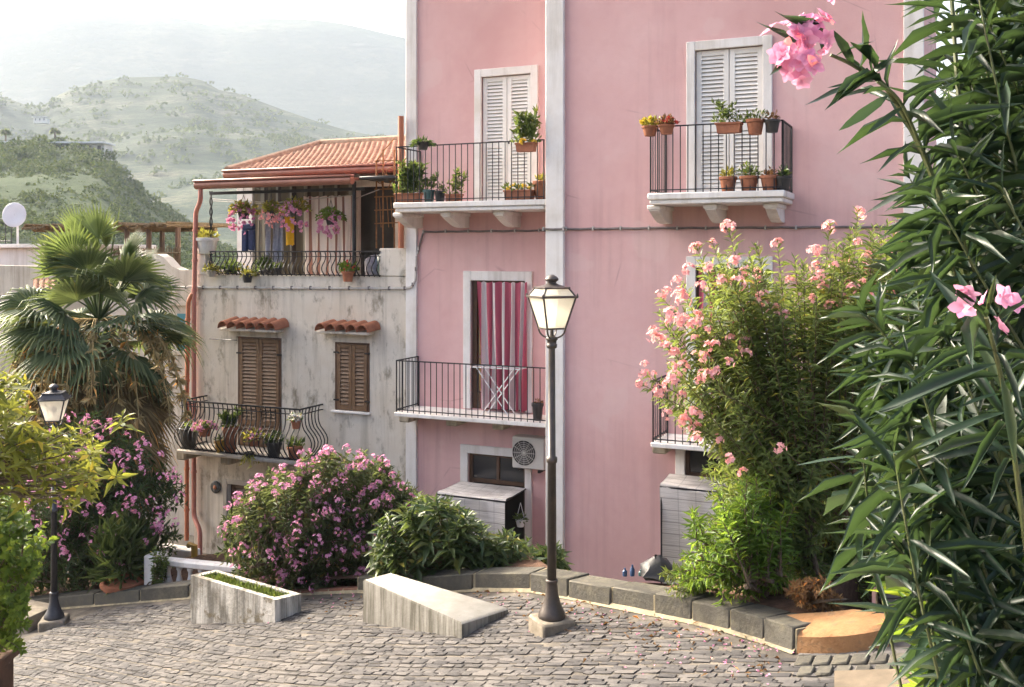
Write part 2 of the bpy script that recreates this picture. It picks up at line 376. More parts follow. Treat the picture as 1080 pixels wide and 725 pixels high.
# ground sheet
g_m = NM("ground_earth"); gv = g_m.coord()
g_m.color(g_m.ramp(g_m.noise(gv, .35, 8), [(.35, (.10, .09, .07)), (.6, (.17, .155, .13)), (.75, (.10, .12, .06))])); g_m.b.inputs["Roughness"].default_value = .95
g_m.bump(g_m.noise(gv, 8), .5, .03)
b = MB(); b.add([(-4000, -60, BASE), (4000, -60, BASE), (4000, 4000, BASE), (-4000, 4000, BASE)], [(0, 1, 2, 3)])
tag(b.build("ground", g_m.m), kind='structure')

# hills
def vnoise(seed):
    r = np.random.default_rng(seed); ph = r.uniform(0, 6.28, (24, 3)); dr = r.uniform(0, 6.28, 24)
    def f(x, y, s):
        t = 0
        for i in range(24):
            fr = (1.35 ** (i % 9)) * s; t += math.sin((x * math.cos(dr[i]) + y * math.sin(dr[i])) * fr + ph[i, 0]) / (1.35 ** (i % 9))
        return t / 6
    return f
def hill(name, prof, d0, d1, d2, zb, rough, mat, seed, nx=150, ny=26, p0=-1800, p1=2600):
    f = vnoise(seed); xs = [p[0] for p in prof]; ys = [p[1] for p in prof]
    def fn(a, c):
        px = p0 + (p1 - p0) * a; k = (px - 540) / FPX
        top = (HZ - np.interp(px, xs, ys)) / FPX * d1
        if c < .75:
            t = c / .75; Y = d0 + (d1 - d0) * t; s_ = t ** 1.15; env = math.sin(math.pi * min(1, t)) ** .8
        else:
            t = (c - .75) / .25; Y = d1 + (d2 - d1) * t; s_ = 1 - t; env = 0
        z = zb + (top - zb) * s_ + f(k * Y, Y, 9. / d1) * rough * (env + .12)
        return (k * Y, Y, z)
    m = MB(); m.grid(fn, nx, ny); return tag(m.build(name, mat, smooth=True), kind='structure')
def hill_mat(name, a, b_, c, sc, stretch=(1, 1, 3.0)):
    k = NM(name); v = k.coord(stretch); f1 = k.noise(v, sc, 9, .65); f2 = k.noise(v, sc * 9, 6, .7)
    k.color(k.mix(k.ramp(f2, [(.42, 0.), (.6, .8)]), k.ramp(f1, [(.36, a), (.52, b_), (.68, c)]), a)); k.b.inputs["Roughness"].default_value = .95
    k.b.inputs["Specular IOR Level"].default_value = .1
    k.bump(f2, .9, 6. / (sc * 100)); return k.m
HM1 = hill_mat("near_hill_scrub", (.030, .050, .022), (.050, .075, .032), (.085, .10, .045), .05)
HM2 = hill_mat("mid_hill_terraces", (.022, .040, .026), (.065, .085, .052), (.16, .155, .11), .012, (1, 1, 7))
HM3 = hill_mat("far_ridge_slopes", (.03, .045, .028), (.055, .068, .042), (.10, .105, .07), .004)
PROF1 = [(-1800, 190), (-200, 142), (0, 152), (60, 152), (100, 158), (118, 168), (135, 190), (160, 214), (190, 234), (215, 258), (300, 285), (2600, 285)]
PROF2 = [(-1800, 160), (-300, 140), (-100, 112), (0, 100), (22, 112), (45, 113), (60, 102), (75, 94), (95, 89), (125, 81), (190, 79), (215, 84), (228, 93), (250, 97), (290, 112), (330, 126), (365, 137), (430, 150), (700, 190), (2600, 215)]
PROF3 = [(-1800, 90), (-400, 60), (-100, 34), (0, 24), (30, 17), (60, 12), (90, 13), (130, 18), (190, 19), (225, 28), (250, 22), (265, 19), (320, 20), (350, 22), (380, 28), (430, 40), (600, 75), (800, 125), (1100, 165), (2600, 200)]
hill("near_hill", PROF1, 150, 380, 560, BASE - 1, 4, HM1, 1)
hill("middle_hill", PROF2, 560, 1250, 1800, BASE - 1, 34, HM2, 2, 260, 40)
hill("far_ridge", PROF3, 1700, 2600, 3300, BASE - 1, 40, HM3, 3, 220, 20)
# scrub wood covering the near hill
def near_hill_z(px, t):
    d = 150 + 230 * t; k = (px - 540) / FPX; top = (HZ - np.interp(px, [p[0] for p in PROF1], [p[1] for p in PROF1])) / FPX * 380
    return k * d, d, BASE - 1 + (top - BASE + 1) * t ** 1.15
m = MB(); n_leaf = 30
for i in range(2700):
    px = RNG.uniform(-260, 330); t = RNG.uniform(.06, 1.0) ** .75
    x, y, z = near_hill_z(px, t); r = RNG.uniform(1.2, 3.0) * (.5 + .5 * t)
    dd = rand_dirs(n_leaf); dd[:, 2] = np.abs(dd[:, 2]) * 1.1 - .2
    P = np.array([x, y, z + r * .4]) + dd * r * RNG.uniform(.65, 1.05, (n_leaf, 1)) * np.array([1, 1, .8])
    m.leaves(P, unit(dd + rand_dirs(n_leaf) * .9), dd, RNG.uniform(.5, 1.0, n_leaf) * r * .6, r * .38, 'lo')
px2 = [p[0] for p in PROF2]; py2 = [p[1] for p in PROF2]; fm2 = vnoise(2)
mm = MB()
for i in range(1700):
    px = RNG.uniform(-250, 520); t = RNG.uniform(.25, 1.0); d = 560 + 690 * t; k = (px - 540) / FPX; top = (HZ - np.interp(px, px2, py2)) / FPX * 1250
    if RNG.random() > .35 + .5 * math.sin(px * .05 + t * 23) ** 2: continue
    z = BASE - 1 + (top - BASE + 1) * t ** 1.15 + fm2(k * d, d, 9. / 1250) * 34 * (math.sin(math.pi * min(1, t)) ** .8 + .12); r = RNG.uniform(2.5, 6.5)
    dd = rand_dirs(12); dd[:, 2] = np.abs(dd[:, 2]) - .2
    P = np.array([k * d, d, z + r * .2]) + dd * r * np.array([1.3, 1, .7]) * RNG.uniform(.5, 1, (12, 1)); mm.leaves(P, unit(dd + rand_dirs(12) * .8), dd, r * RNG.uniform(.6, 1.1, 12), r * .6, 'lo')
MT['wood'] = leaf_mat("hillside_foliage", (.030, .058, .020), (.115, .140, .050), (.2, .25, .05), .15, .8, .1, 0)
tag(mm.build('hillside_scrub', MT['wood']), kind='stuff', label='scattered dark scrub on the hazy middle hill')
tag(m.build("hillside_wood", MT['wood']), kind='stuff', label="dense green scrub covering the nearest hillside")

# haze
hm = bpy.data.materials.new("haze_air"); hm.use_nodes = True; nt = hm.node_tree
nt.nodes.remove(nt.nodes["Principled BSDF"]); pv = nt.nodes.new("ShaderNodeVolumePrincipled")
pv.inputs["Color"].default_value = (.49, .56, .665, 1); pv.inputs["Density"].default_value = HAZE_DENSITY; pv.inputs["Anisotropy"].default_value = .1
nt.links.new(pv.outputs[0], nt.nodes["Material Output"].inputs["Volume"])
b = MB(); b.box(-4200, 4200, -62, 4100, BASE - 3.5, 720); tag(b.build("haze", hm), kind='stuff')

# road ---------------------------------------------------------------
KERB = [on_road(*p) for p in ((-120, 667), (10, 648), (100, 640), (200, 632), (300, 627), (385, 618), (437, 628), (500, 624), (560, 625), (600, 632), (645, 641), (690, 650), (730, 658), (770, 668), (806, 679), (838, 690))]
KERB[4] = Vector((-3.0, 13.25, road_z(-3.0, 13.25))); KERB[5] = Vector((-1.95, 12.55, road_z(-1.95, 12.55)))
DEPTH = [3.2, 3.0, 2.6, 1.3, 2.2, 2.0, 1.6, 1.1, .42, .34, .34, .5, 1.0, 1.7, 2.2, 2.4]
mort = NM("road_mortar"); v = mort.coord()
mort.color(mort.ramp(mort.noise(v, 2.2, 7), [(.38, (.055, .050, .045)), (.68, (.17, .148, .122))])); mort.b.inputs["Roughness"].default_value = .95
mort.bump(mort.noise(v, 40), .5, .01)
outline = [(p.x, p.y) for p in KERB] + [(2.95, 8.0), (3.4, 8.9), (9.5, 10.2), (9.5, 3.0), (-14, 3.0), (-16, 16)]
n = len(outline)
V = [(x, y, road_z(x, y)) for x, y in outline] + [(x, y, -6.6) for x, y in outline]
b = MB(); b.add(V, [tuple(range(n))[::-1]] + [(i, (i + 1) % n, (i + 1) % n + n, i + n) for i in range(n)])
road = fix_normals(b.build("road", mort.m)); tag(road, kind='structure')
# stone setts of the road, row by row along the slope
def inside(x, y):
    c = False; j = n - 1
    for i in range(n):
        xi, yi = outline[i]; xj, yj = outline[j]
        if (yi > y) != (yj > y) and x < (xj - xi) * (y - yi) / (yj - yi) + xi: c = not c
        j = i
    return c
e1 = np.array((-.80, .60)); e2 = np.array((.60, .80))
m = MB(); verts = []; cnt = 0
rw = .062; r0 = -2.0
quads = []
PITS = [(on_road(583, 662), .0)]
for ri in range(0, 272):
    q = r0 + ri * rw; s_ = -9.5 + RNG.uniform(0, .2)
    while s_ < 14:
        ln_ = RNG.uniform(.09, .20); c0 = s_ + ln_ / 2
        bend = .25 * math.sin(c0 * .5 + 1.0) + .02 * math.sin(ri * 1.7)
        x, y = e1 * c0 + e2 * (q + rw / 2 + bend)
        s_ += ln_ + .006
        if not (6.2 < y < 17 and abs(x) < y * .56 + .6) or not inside(x, y): continue
        if not inside(x + .1, y + .1) : continue
        if RNG.random() < .015: continue
        g = RNG.uniform(.005, .011); hl, hw = (ln_) / 2 - g / 2, rw / 2 - g / 2
        dz = RNG.normal(0, .0025); tx, ty = RNG.normal(0, .03, 2)
        rot = RNG.normal(0, .03); cr, sr = math.cos(rot), math.sin(rot)
        ring = [(-hl, -hw), (0, -hw), (hl, -hw), (hl, hw), (0, hw), (-hl, hw)]
        pv_ = []
        for lev, (sc_, hz_) in enumerate(((1.0, .003), (.98, .0075), (.88, .0095))):
            for (a_, b_2) in ring:
                a2, b2 = a_ * (sc_ if lev else 1) , b_2 * (sc_ if lev < 2 else .72)
                a2 += RNG.normal(0, .004); b2 += RNG.normal(0, .003)
                ar, br = a2 * cr - b2 * sr, a2 * sr + b2 * cr
                X, Y = np.array((x, y)) + e1 * ar + e2 * br
                pv_.append((X, Y, road_z(X, Y) + hz_ + (dz + tx * a2 * 8 * .1 + ty * b2) * (lev > 0)))
        fs = [(i, (i + 1) % 6, (i + 1) % 6 + 6, i + 6) for i in range(6)] + [(i + 6, (i + 1) % 6 + 6, (i + 1) % 6 + 12, i + 12) for i in range(6)] + [(12, 13, 14, 15, 16, 17)]
        m.add(pv_, fs); cnt += 1
sm = NM("basalt_setts"); v = sm.coord(); g = sm.n("NewGeometry")
cbase = sm.ramp(g.outputs["Random Per Island"], [(0., (.045, .043, .044)), (.5, (.072, .068, .068)), (1., (.110, .102, .098))])
dust = sm.ramp(sm.noise(v, .8, 8, .7), [(.46, 0.), (.72, .45)])
sm.color(sm.mix(dust, cbase, (.180, .160, .140))); sm.b.inputs["Roughness"].default_value = .82; sm.b.inputs["Specular IOR Level"].default_value = .16
sm.bump(sm.noise(v, 30, 5), .55, .012)
setts = m.build("cobbles", sm.m, parent=road)
print("setts", cnt)

# kerb blocks: one long wall of single stones
km = NM("kerb_basalt"); v = km.coord(); g = km.n("NewGeometry")
kc = km.ramp(g.outputs["Random Per Island"], [(0., (.05, .047, .041)), (1., (.095, .089, .076))])
km.color(km.mix(km.ramp(km.noise(v, 7, 7, .7), [(.45, 0.), (.65, .7)]), kc, (.12, .11, .082))); km.b.inputs["Roughness"].default_value = .85
km.bump(km.noise(v, 22, 6), .6, .02)
lime = simple("lime_joint", (.34, .29, .19), (.17, .15, .11), .9, 0, 9, .4)
def kerb(name, pts, h, wd, stone_len, mats, b_=.012):
    m = MB(); j = MB(); carry = 0
    for i in range(len(pts) - 1):
        a, c = pts[i], pts[i + 1]; d = (c - a); L = d.length; nst = max(1, round(L / stone_len)); e = d / L
        s = Vector((e.y, -e.x, 0)).normalized()
        if s.y < 0: s = -s
        for q in range(nst):
            hh = h * RNG.uniform(.94, 1.06)
            o = a + d * (q / nst) - Vector((0, 0, .06)); ex = d / nst * .975
            M = Matrix(((e.x, s.x, 0, o.x), (e.y, s.y, 0, o.y), (e.z, 0, 1, o.z), (0, 0, 0, 1)))
            m.bbox(0, ex.length, RNG.uniform(-.012, .012), wd, 0, hh + .06, b_, 0, M)
        M = Matrix(((e.x, s.x, 0, a.x), (e.y, s.y, 0, a.y), (e.z, 0, 1, a.z), (0, 0, 0, 1)))
        j.box(-.01, L + .01, .012, wd - .012, -.08, h * .93, 0, M)
        j.add([tuple(M @ Vector(p)) for p in ((0, .02, .055), (L, .02, .055), (L, -.025, .004), (0, -.025, .004))], [(0, 1, 2, 3)])
    o = m.build(name, mats[0]); tag(o, kind='structure'); jj = j.build("mortar", mats[1], parent=o); return o
kerb("kerb", KERB[8:], .205, .30, .62, (km.m, lime))
kerb("kerb", KERB[5:9], .21, .30, .75, (km.m, lime))
kerb("kerb", KERB[0:4], .20, .30, 1.3, (km.m, lime))
# low brick edging in front of the big oleander
bk = simple("old_red_edging", (.20, .09, .06), (.12, .06, .045), .9, 0, 9, .5)
kerb("kerb", KERB[3:6], .06, .12, .25, (bk, lime))
# planting strip behind the kerb, with its retaining wall
m = MB(); V = []
for p, d in zip(KERB, DEPTH):
    V.append((p.x + .05, p.y + .1, p.z + .16)); 
for i, (p, d) in enumerate(zip(KERB, DEPTH)): V.append((p.x + d * .55, p.y + d * .83, p.z + .16 + (0 if i > 7 else .02)))
nk = len(KERB)
for i, (p, d) in enumerate(zip(KERB, DEPTH)): V.append((p.x + d * .55, p.y + d * .83, -6.5))
m.add(V, [(i, i + 1, i + 1 + nk, i + nk) for i in range(nk - 1)] + [(i + nk, i + 1 + nk, i + 1 + 2 * nk, i + 2 * nk) for i in range(nk - 1)] + [(nk - 1, 2 * nk - 1, 3 * nk - 1)])
tag(fix_normals(m.build("planting_soil", MT['soil'])), kind='structure')

# terrace the picture is taken from
tm = simple("terrace_paving", (.24, .21, .18), (.15, .135, .115), .9, 0, 4, .4)
b = MB(); b.box(-7, 7, -6, 2.9, -6.4, -1.62); tag(b.build("terrace_pavement", tm), kind='structure')

# ================================================================== HOUSES
def wall_open(m, u0, u1, z0, z1, ops, v0=0., rev=.22, mi=0):
    """front wall face with openings (a,b,c,d) and reveals going in"""
    us = sorted({u0, u1, *[o[0] for o in ops], *[o[1] for o in ops]}); zs = sorted({z0, z1, *[o[2] for o in ops], *[o[3] for o in ops]})
    us = [x for x in us if u0 - 1e-6 <= x <= u1 + 1e-6]; zs = [x for x in zs if z0 - 1e-6 <= x <= z1 + 1e-6]
    for a, c in zip(us, us[1:]):
        for d, e in zip(zs, zs[1:]):
            cx, cz = (a + c) / 2, (d + e) / 2
            if any(o[0] < cx < o[1] and o[2] < cz < o[3] for o in ops): continue
            m.add([(a, v0, d), (c, v0, d), (c, v0, e), (a, v0, e)], [(0, 1, 2, 3)], mi)
    for a, c, d, e in ops:
        m.add([(a, v0, d), (a, v0, e), (a, v0 + rev, e), (a, v0 + rev, d)], [(0, 1, 2, 3)], mi)
        m.add([(c, v0, d), (c, v0 + rev, d), (c, v0 + rev, e), (c, v0, e)], [(0, 1, 2, 3)], mi)
        m.add([(a, v0, e), (c, v0, e), (c, v0 + rev, e), (a, v0 + rev, e)], [(0, 1, 2, 3)], mi)
        m.add([(a, v0, d), (a, v0 + rev, d), (c, v0 + rev, d), (c, v0, d)], [(0, 1, 2, 3)], mi)
        m.add([(a, v0 + rev, d), (a, v0 + rev, e), (c, v0 + rev, e), (c, v0 + rev, d)], [(0, 1, 2, 3)], mi)
def surround(m, a, c, d, e, wl, wr, wt, pr=.045, bot=True):
    """raised plaster band round an opening"""
    m.bbox(a - wl, a + .012, -pr, .01, d, e + wt, .008); m.bbox(c - .012, c + wr, -pr, .01, d, e + wt, .008); m.bbox(a + .012, c - .012, -pr + .003, .01, e - .012, e + wt - .002, .006)
def shutter_leaf(m, a, c, d, e, v, slats, st=.075, splits=(), th=.04):
    """louvred leaf: stiles, rails, slats"""
    m.bbox(a, a + st, v, v + th, d, e, .004); m.bbox(c - st, c, v, v + th, d, e, .004)
    zs = [d] + list(splits) + [e]
    edges = [(d, d + st * 1.3)] + [(s - st * .7, s + st * .7) for s in splits] + [(e - st, e)]
    for (p, q) in edges: m.bbox(a + st, c - st, v + .003, v + th - .003, p, q, .003)
    for i in range(len(edges) - 1):
        lo, hi = edges[i][1], edges[i + 1][0]; k = max(2, int((hi - lo) / slats))
        for j in range(k):
            z = lo + (j + .5) * (hi - lo) / k; hgt = (hi - lo) / k
            m.add([(a + st, v + .008, z - hgt * .42), (c - st, v + .008, z - hgt * .42), (c - st, v + th * .9, z + hgt * .36), (a + st, v + th * .9, z + hgt * .36),
                   (a + st, v + .0, z - hgt * .36), (c - st, v + .0, z - hgt * .36), (c - st, v + th * .8, z + hgt * .44), (a + st, v + th * .8, z + hgt * .44)],
                  [(0, 1, 2, 3), (4, 7, 6, 5), (0, 4, 5, 1), (3, 2, 6, 7)])
        m.add([(a + st, v + th + .004, lo), (c - st, v + th + .004, lo), (c - st, v + th + .004, hi), (a + st, v + th + .004, hi)], [(0, 1, 2, 3)], 1)

HP = H
# ---- pink house
pz_top = 6.4
VR = -.88                                      # the right bay stands forward of the left one
uL, uR = FU(430), FU(973, VR)
u_pl0, u_pl1 = FU(577, VR), FU(596, VR)
pink = thing("pink_house", "tall pink plastered house with white trim and iron balconies", "house", (uL, 0, BASE), frame=H)
def op(l, r, t, bt, v=0):
    uc = (l + r) / 2
    return (FU(l, v), FU(r, v), FZ(uc, bt, v), FZ(uc, t, v))
ZB1 = FZ(500, 211, -.95); ZB1 = (ZB1 + FZ(750, 203.5, VR - .95)) / 2      # upper balcony level
ZB0 = FZ(495, 441, -.85)                                             # lower balcony level
D1 = list(op(507.5, 561.0, 79, 210)); D1[2] = ZB1
D2 = list(op(732.6, 805.7, 50, 200, VR)); D2[2] = ZB1
D3 = list(op(496.5, 555.0, 295.5, 433)); D3[2] = ZB0 + .02
D4 = list(op(733.5, 806.0, 281.5, 430, VR)); D4[2] = ZB0 + .02
W1 = list(op(493.4, 554.9, 479.6, 590)); W1[2] = BASE + .15
W2 = list(op(722, 806, 471.5, 600, VR)); W2[2] = BASE + .15
m = MB(); DEP = 9.0
wall_open(m, uL, u_pl0 + .02, BASE - .2, pz_top, [D1, D3, W1]); wall_open(m, u_pl0 + .02, uR, BASE - .2, pz_top, [D2, D4, W2], VR)
m.add([(u_pl0 + .02, VR, BASE - .2), (u_pl0 + .02, 0, BASE - .2), (u_pl0 + .02, 0, pz_top), (u_pl0 + .02, VR, pz_top)], [(0, 1, 2, 3)])
m.add([(uR, VR, BASE - .2), (uR, DEP, BASE - .2), (uR, DEP, pz_top), (uR, VR, pz_top)], [(0, 1, 2, 3)])
m.add([(uL, 0, BASE - .2), (uL, 0, pz_top), (uL, DEP, pz_top), (uL, DEP, BASE - .2)], [(0, 1, 2, 3)])
m.add([(uL, DEP, BASE - .2), (uL, DEP, pz_top), (uR, DEP, pz_top), (uR, DEP, BASE - .2)], [(0, 1, 2, 3)])
m.build("wall", MT['pink'], pink)
m = MB(); m.bbox(uL - .25, u_pl0 - .25, -.3, DEP + .25, pz_top + .003, pz_top + .22, .04); m.bbox(u_pl0 - .247, uR + .25, VR - .3, DEP + .25, pz_top + .003, pz_top + .22, .04); m.build("cornice", MT['whitetrim'], pink)
m = MB(); m.add([(uL - .3, VR - .35, pz_top + .225), (uR + .3, VR - .35, pz_top + .225), (uR + .3, DEP + .3, pz_top + .225), (uL - .3, DEP + .3, pz_top + .225), ((uL * .6 + uR * .4), DEP / 2, pz_top + 1.7), ((uL * .4 + uR * .6), DEP / 2, pz_top + 1.7)],
                [(0, 1, 5, 4), (1, 2, 5), (2, 3, 4, 5), (3, 0, 4)]); m.build("roof", MT['terracotta'], pink)
# white vertical bands
m = MB(); m.bbox(uL - .02, uL + .215, -.05, .02, BASE - .1, pz_top - .01, .01); m.build("corner_band", MT['whitetrim'], pink)
m = MB(); m.bbox(u_pl0, u_pl1, VR - .08, VR + .25, BASE - .1, pz_top - .01, .012); m.build("pilaster", MT['whitetrim'], pink)
m = MB(); m.bbox(FU(953, VR), uR + .02, VR - .05, VR + .02, BASE - .1, pz_top - .01, .01); m.build("corner_band", MT['whitetrim'], pink)

def white_door(o, name='shutter_door'):
    a, c, d, e = o; fr = MB(); surround(fr, a, c, d, e, .125, .13, .13); f = fr.build(name, MT['whitetrim'], pink)
    c0 = (a + c) / 2; mid = d + (e - d) * .46
    for x0, x1 in ((a + .02, c0 - .006), (c0 + .006, c - .02)):
        k = MB(); shutter_leaf(k, x0, x1, d + .02, e - .02, .03, .062, .085, (mid,)); k.build("shutter", [MT['white'], MT['dark2']], f)
    k = MB(); k.lathe([(.012, 0), (.018, .02), (.012, .05)], 8, c=(c0 + .05, .0, mid)); k.build("handle", MT['iron'], f); return f
MT['dark2'] = simple("shutter_backing", (.46, .45, .43), (.38, .37, .35), .8, 0, 3, 0)
white_door(D1); white_door(D2).location.y += VR

def brown_door(o, ochre=True):
    a, c, d, e = o; fr = MB(); surround(fr, a, c, d, e, .14, .13, .16); f = fr.build("balcony_door", MT['whitetrim'], pink)
    k = MB(); k.bbox(a + .01, a + .10, .05, .12, d, e - .01, .008); k.bbox(c - .10, c - .01, .05, .12, d, e - .01, .008); k.bbox(a + .10, c - .10, .053, .117, e - .12, e - .01, .008)
    k.bbox(a + .10, c - .10, .055, .115, d, d + .30, .008); k.bbox((a + c) / 2 - .05, (a + c) / 2 + .05, .05, .12, d + .30, e - .12, .008); k.build("door_frame", MT['darkwood'], f)
    k = MB()
    for x0, x1 in ((a + .10, (a + c) / 2 - .05), ((a + c) / 2 + .05, c - .10)):
        for q in range(3): z0 = d + .30 + (e - d - .42) * q / 3; k.box(x0 + .03, x1 - .03, .09, .10, z0 + .03, z0 + (e - d - .42) / 3 - .03)
    k.build("pane", MT['ochrewood'] if ochre else MT['glass'], f)
    return f
brown_door(D3); brown_door(D4).location.y += VR
def ground_door(o, head):
    a, c, d, e = o; fr = MB(); surround(fr, a, c, d, e, .14, .12, .14); f = fr.build("street_door", MT['whitetrim'], pink)
    k = MB(); k.bbox(a + .005, a + .07, .05, .13, d, e - .005, .006); k.bbox(c - .07, c - .005, .05, .13, d, e - .005, .006); k.bbox(a + .07, c - .07, .053, .127, e - .06, e - .006, .006); k.bbox(a + .07, c - .07, .053, .127, head - .07, head, .006)
    k.bbox((a + c) / 2 - .03, (a + c) / 2 + .03, .055, .12, head, e - .06, .005); k.build("door_frame", MT['darkwood'], f)
    k = MB(); k.box(a + .07, c - .07, .09, .1, head, e - .06); k.build("transom_pane", MT['glass'], f)
    k = MB(); k.box(a + .07, c - .07, .11, .125, d, head - .07); k.build("doorway_fill", MT['dark'], f); return f  # near-black sheet: shade of the open doorway put into its colour
ground_door(W1, FZ(520, 507)); ground_door(W2, FZ(760, 502, VR)).location.y += VR

# balconies
def straight_railing(m, a, c, v0, z0, z1, left=True, right=True, gap=.118, r=.0085):
    segs = [((a, v0), (c, v0))]
    if left: segs.insert(0, ((a, -.02), (a, v0)))
    if right: segs.append(((c, v0), (c, -.02)))
    for (p, q) in segs:
        L = math.hypot(q[0] - p[0], q[1] - p[1]); k = max(1, round(L / gap))
        for zz, hh in ((z1 - .012, .014), (z0 + .05, .011)):
            if abs(p[1] - q[1]) < 1e-6: m.box(p[0], q[0], p[1] - .014, p[1] + .014, zz - hh, zz + hh * .4)
            else: m.box(p[0] - .014, p[0] + .014, min(p[1], q[1]), max(p[1], q[1]), zz - hh, zz + hh * .4)
        for i in range(k + 1):
            t = i / k; x, y = p[0] + (q[0] - p[0]) * t, p[1] + (q[1] - p[1]) * t
            m.tube([(x, y, z0), (x, y, z1 - .01)], r * (1.5 if i in (0, k) else 1), 5)
def bracket_big(m, u, w_, v0, zt, h):
    pts = [(0.02, zt - h), (0.02, zt), (v0 + .08, zt), (v0 + .08, zt - h * .32), (v0 + .10, zt - h * .36)]
    for i in range(7): q = i / 6; pts.append((v0 + .12 + (-.02 - v0 - .12) * q * .8, zt - h * (.38 + .62 * math.sin(q * math.pi / 2))))
    m.extrude_yz([(y, z) for y, z in pts], u - w_ / 2, u + w_ / 2)
    m.bbox(u - w_ / 2 - .025, u + w_ / 2 + .025, v0 + .06, .01, zt - h * .26, zt - .004, .01)
def balcony_white(a, c, v0, z, brk, left=True, right=True, rail_h=1.02):
    B = MB(); B.bbox(a, c, v0, .02, z - .10, z, .015); B.bbox(a + .03, c - .03, v0 + .03, .02, z - .17, z - .103, .012)
    o = B.build("balcony", MT['whitetrim'], pink)
    for u in brk:
        k = MB(); bracket_big(k, u, .16, v0 + .10, z - .172, .27); fix_normals(k.build("bracket", MT['whitetrim'], o))
    k = MB(); straight_railing(k, a + .04, c - .04, v0 + .05, z, z + rail_h, left, right); k.build("railing", MT['iron'], o)
    return o
B1a, B1c = FU(414.5, -.95), u_pl0
B2a, B2c = FU(682.5, VR - .95), FU(838, VR)
balcony_white(B1a, B1c - .01, -.95, ZB1, [FU(442), FU(491), FU(545)], True, False)
balcony_white(B2a, B2c, -.95, ZB1, [FU(704, VR), FU(761, VR), FU(822, VR)]).location.y += VR
lowst = plaster("balcony_stone", (.42, .37, .29), (.5, .46, .38), (.27, .23, .16), (.10, .08, .05), .7, 1.5, .3)
def balcony_low(a, c, v0, z, brk, left=True, right=True, rail_h=.95):
    B = MB(); B.bbox(a, c, v0, .02, z - .075, z, .012); o = B.build("balcony", MT['whitetrim'], pink)
    for u in brk:
        k = MB(); k.bbox(u - .11, u + .11, v0 + .35, .01, z - .24, z - .078, .02); k.build("bracket", lowst, o)
    k = MB(); straight_railing(k, a + .03, c - .03, v0 + .04, z, z + rail_h, left, right); k.build("railing", MT['iron'], o); return o
B3a, B3c = FU(415.5, -.85), u_pl0
balcony_low(B3a, B3c - .01, -.85, ZB0, [FU(440), FU(489), FU(537)], True, False)
B4a, B4c = FU(686, VR - .85), FU(838, VR)
balcony_low(B4a, B4c, -.85, ZB0, [FU(704, VR), FU(761, VR), FU(822, VR)]).location.y += VR

# ---- cloth helper with uv
def cloth(name, label, cat, u0, u1, z0, z1, v, mat, folds=5, amp=.05, frame=H, group=None, nu=60, nv=14, taper=0.):
    V, UV = [], []
    for j in range(nv + 1):
        for i in range(nu + 1):
            a, t = i / nu, j / nv; z = z1 + (z0 - z1) * t
            uu = u0 + (u1 - u0) * a + taper * (a - .5) * (1 - t) * -1
            ph = a * folds * 2 * math.pi
            V.append((uu + .02 * math.sin(ph * .7 + t * 2), v + amp * (.35 + .65 * t) * math.sin(ph + 1.1 * math.sin(t * 2.2 + a * 5)), z + .012 * math.cos(ph)))
            UV.append((a * (u1 - u0) * 1.0, z))
    m = MB(); a = np.arange(nu * nv); i = a % nu; j = a // nu; q = j * (nu + 1) + i
    m.addnp(np.array(V), [np.stack([q, q + nu + 1, q + nu + 2, q + 1], 1)])
    o = m.build(name, mat, frame=frame, origin=((u0 + u1) / 2, v, z0), smooth=True, uvs=UV)
    return tag(o, label, cat, group)
red_st = stripes("red_white_cloth", [(.48, .11, .165), (.78, .73, .73)], .085)
brown_st = stripes("brown_white_cloth", [(.74, .66, .60), (.74, .66, .60), (.74, .66, .60), (.26, .13, .10)], .05)
dark_st = stripes("shade_stripes", [(.10, .085, .06), (.10, .085, .06), (.23, .215, .18), (.035, .025, .02)], .10)
cloth("striped_curtain", "red and white striped curtain hanging across the brown balcony door", "curtain", FU(507, -.06), FU(554.5, -.06), ZB0 + .05, FZ(530, 298, -.06), -.09, red_st, 7, .075, taper=-.12)
cloth("striped_curtain", "red striped curtain half hidden by the salmon flowered oleander", "curtain", FU(737, VR - .06), FU(790, VR - .06), ZB0 + .05, FZ(760, 284, VR - .06), VR - .07, red_st, 6, .05)

# folding drying rack on lower balcony
m = MB(); ra, rb = FU(500, -.45), FU(552, -.45); zt = ZB0 + .86
for v in (-.60, -.32):
    m.tube([(ra, v, zt), (rb, v, zt)], .012, 5); m.tube([(ra + .12, v, zt), (rb - .2, v, ZB0 + .01)], .011, 5); m.tube([(rb - .12, v, zt), (ra + .2, v, ZB0 + .01)], .011, 5)
for q in range(6): x = ra + (rb - ra) * q / 5; m.tube([(x, -.60, zt), (x, -.32, zt)], .006, 4)
tag(m.build("drying_rack", MT['dish'], frame=H, origin=((ra + rb) / 2, -.45, ZB0)), "white folding drying rack in front of the striped curtain", "drying rack")

# air conditioner
a0, a1 = FU(540, -.32), FU(574.2, -.32); z0, z1 = FZ(557, 495, -.32), FZ(557, 461.5, -.32)
ac = thing("air_conditioner", "white air conditioner with round fan grille under the lower balcony", "air conditioner", (a0, 0, z0), frame=H)
m = MB(); m.bbox(a0, a1, -.32, -.04, z0, z1, .018); m.build("casing", MT['acwhite'], ac)
cx, cz, rr = a0 + (a1 - a0) * .38, (z0 + z1) / 2, (z1 - z0) * .40
m = MB(); MM = Matrix.Translation((cx, -.322, cz)) @ Matrix.Rotation(R(90), 4, 'X')
m.lathe([(rr, 0), (rr, .004), (rr * .2, .004)], 28, m=MM); m.build("fan", MT['dark'], ac)
m = MB()
for q in np.linspace(.2, 1.0, 6): m.tube([(cx + rr * q * math.cos(t), -.336, cz + rr * q * math.sin(t)) for t in np.linspace(0, 2 * math.pi, 29)], .005, 4)
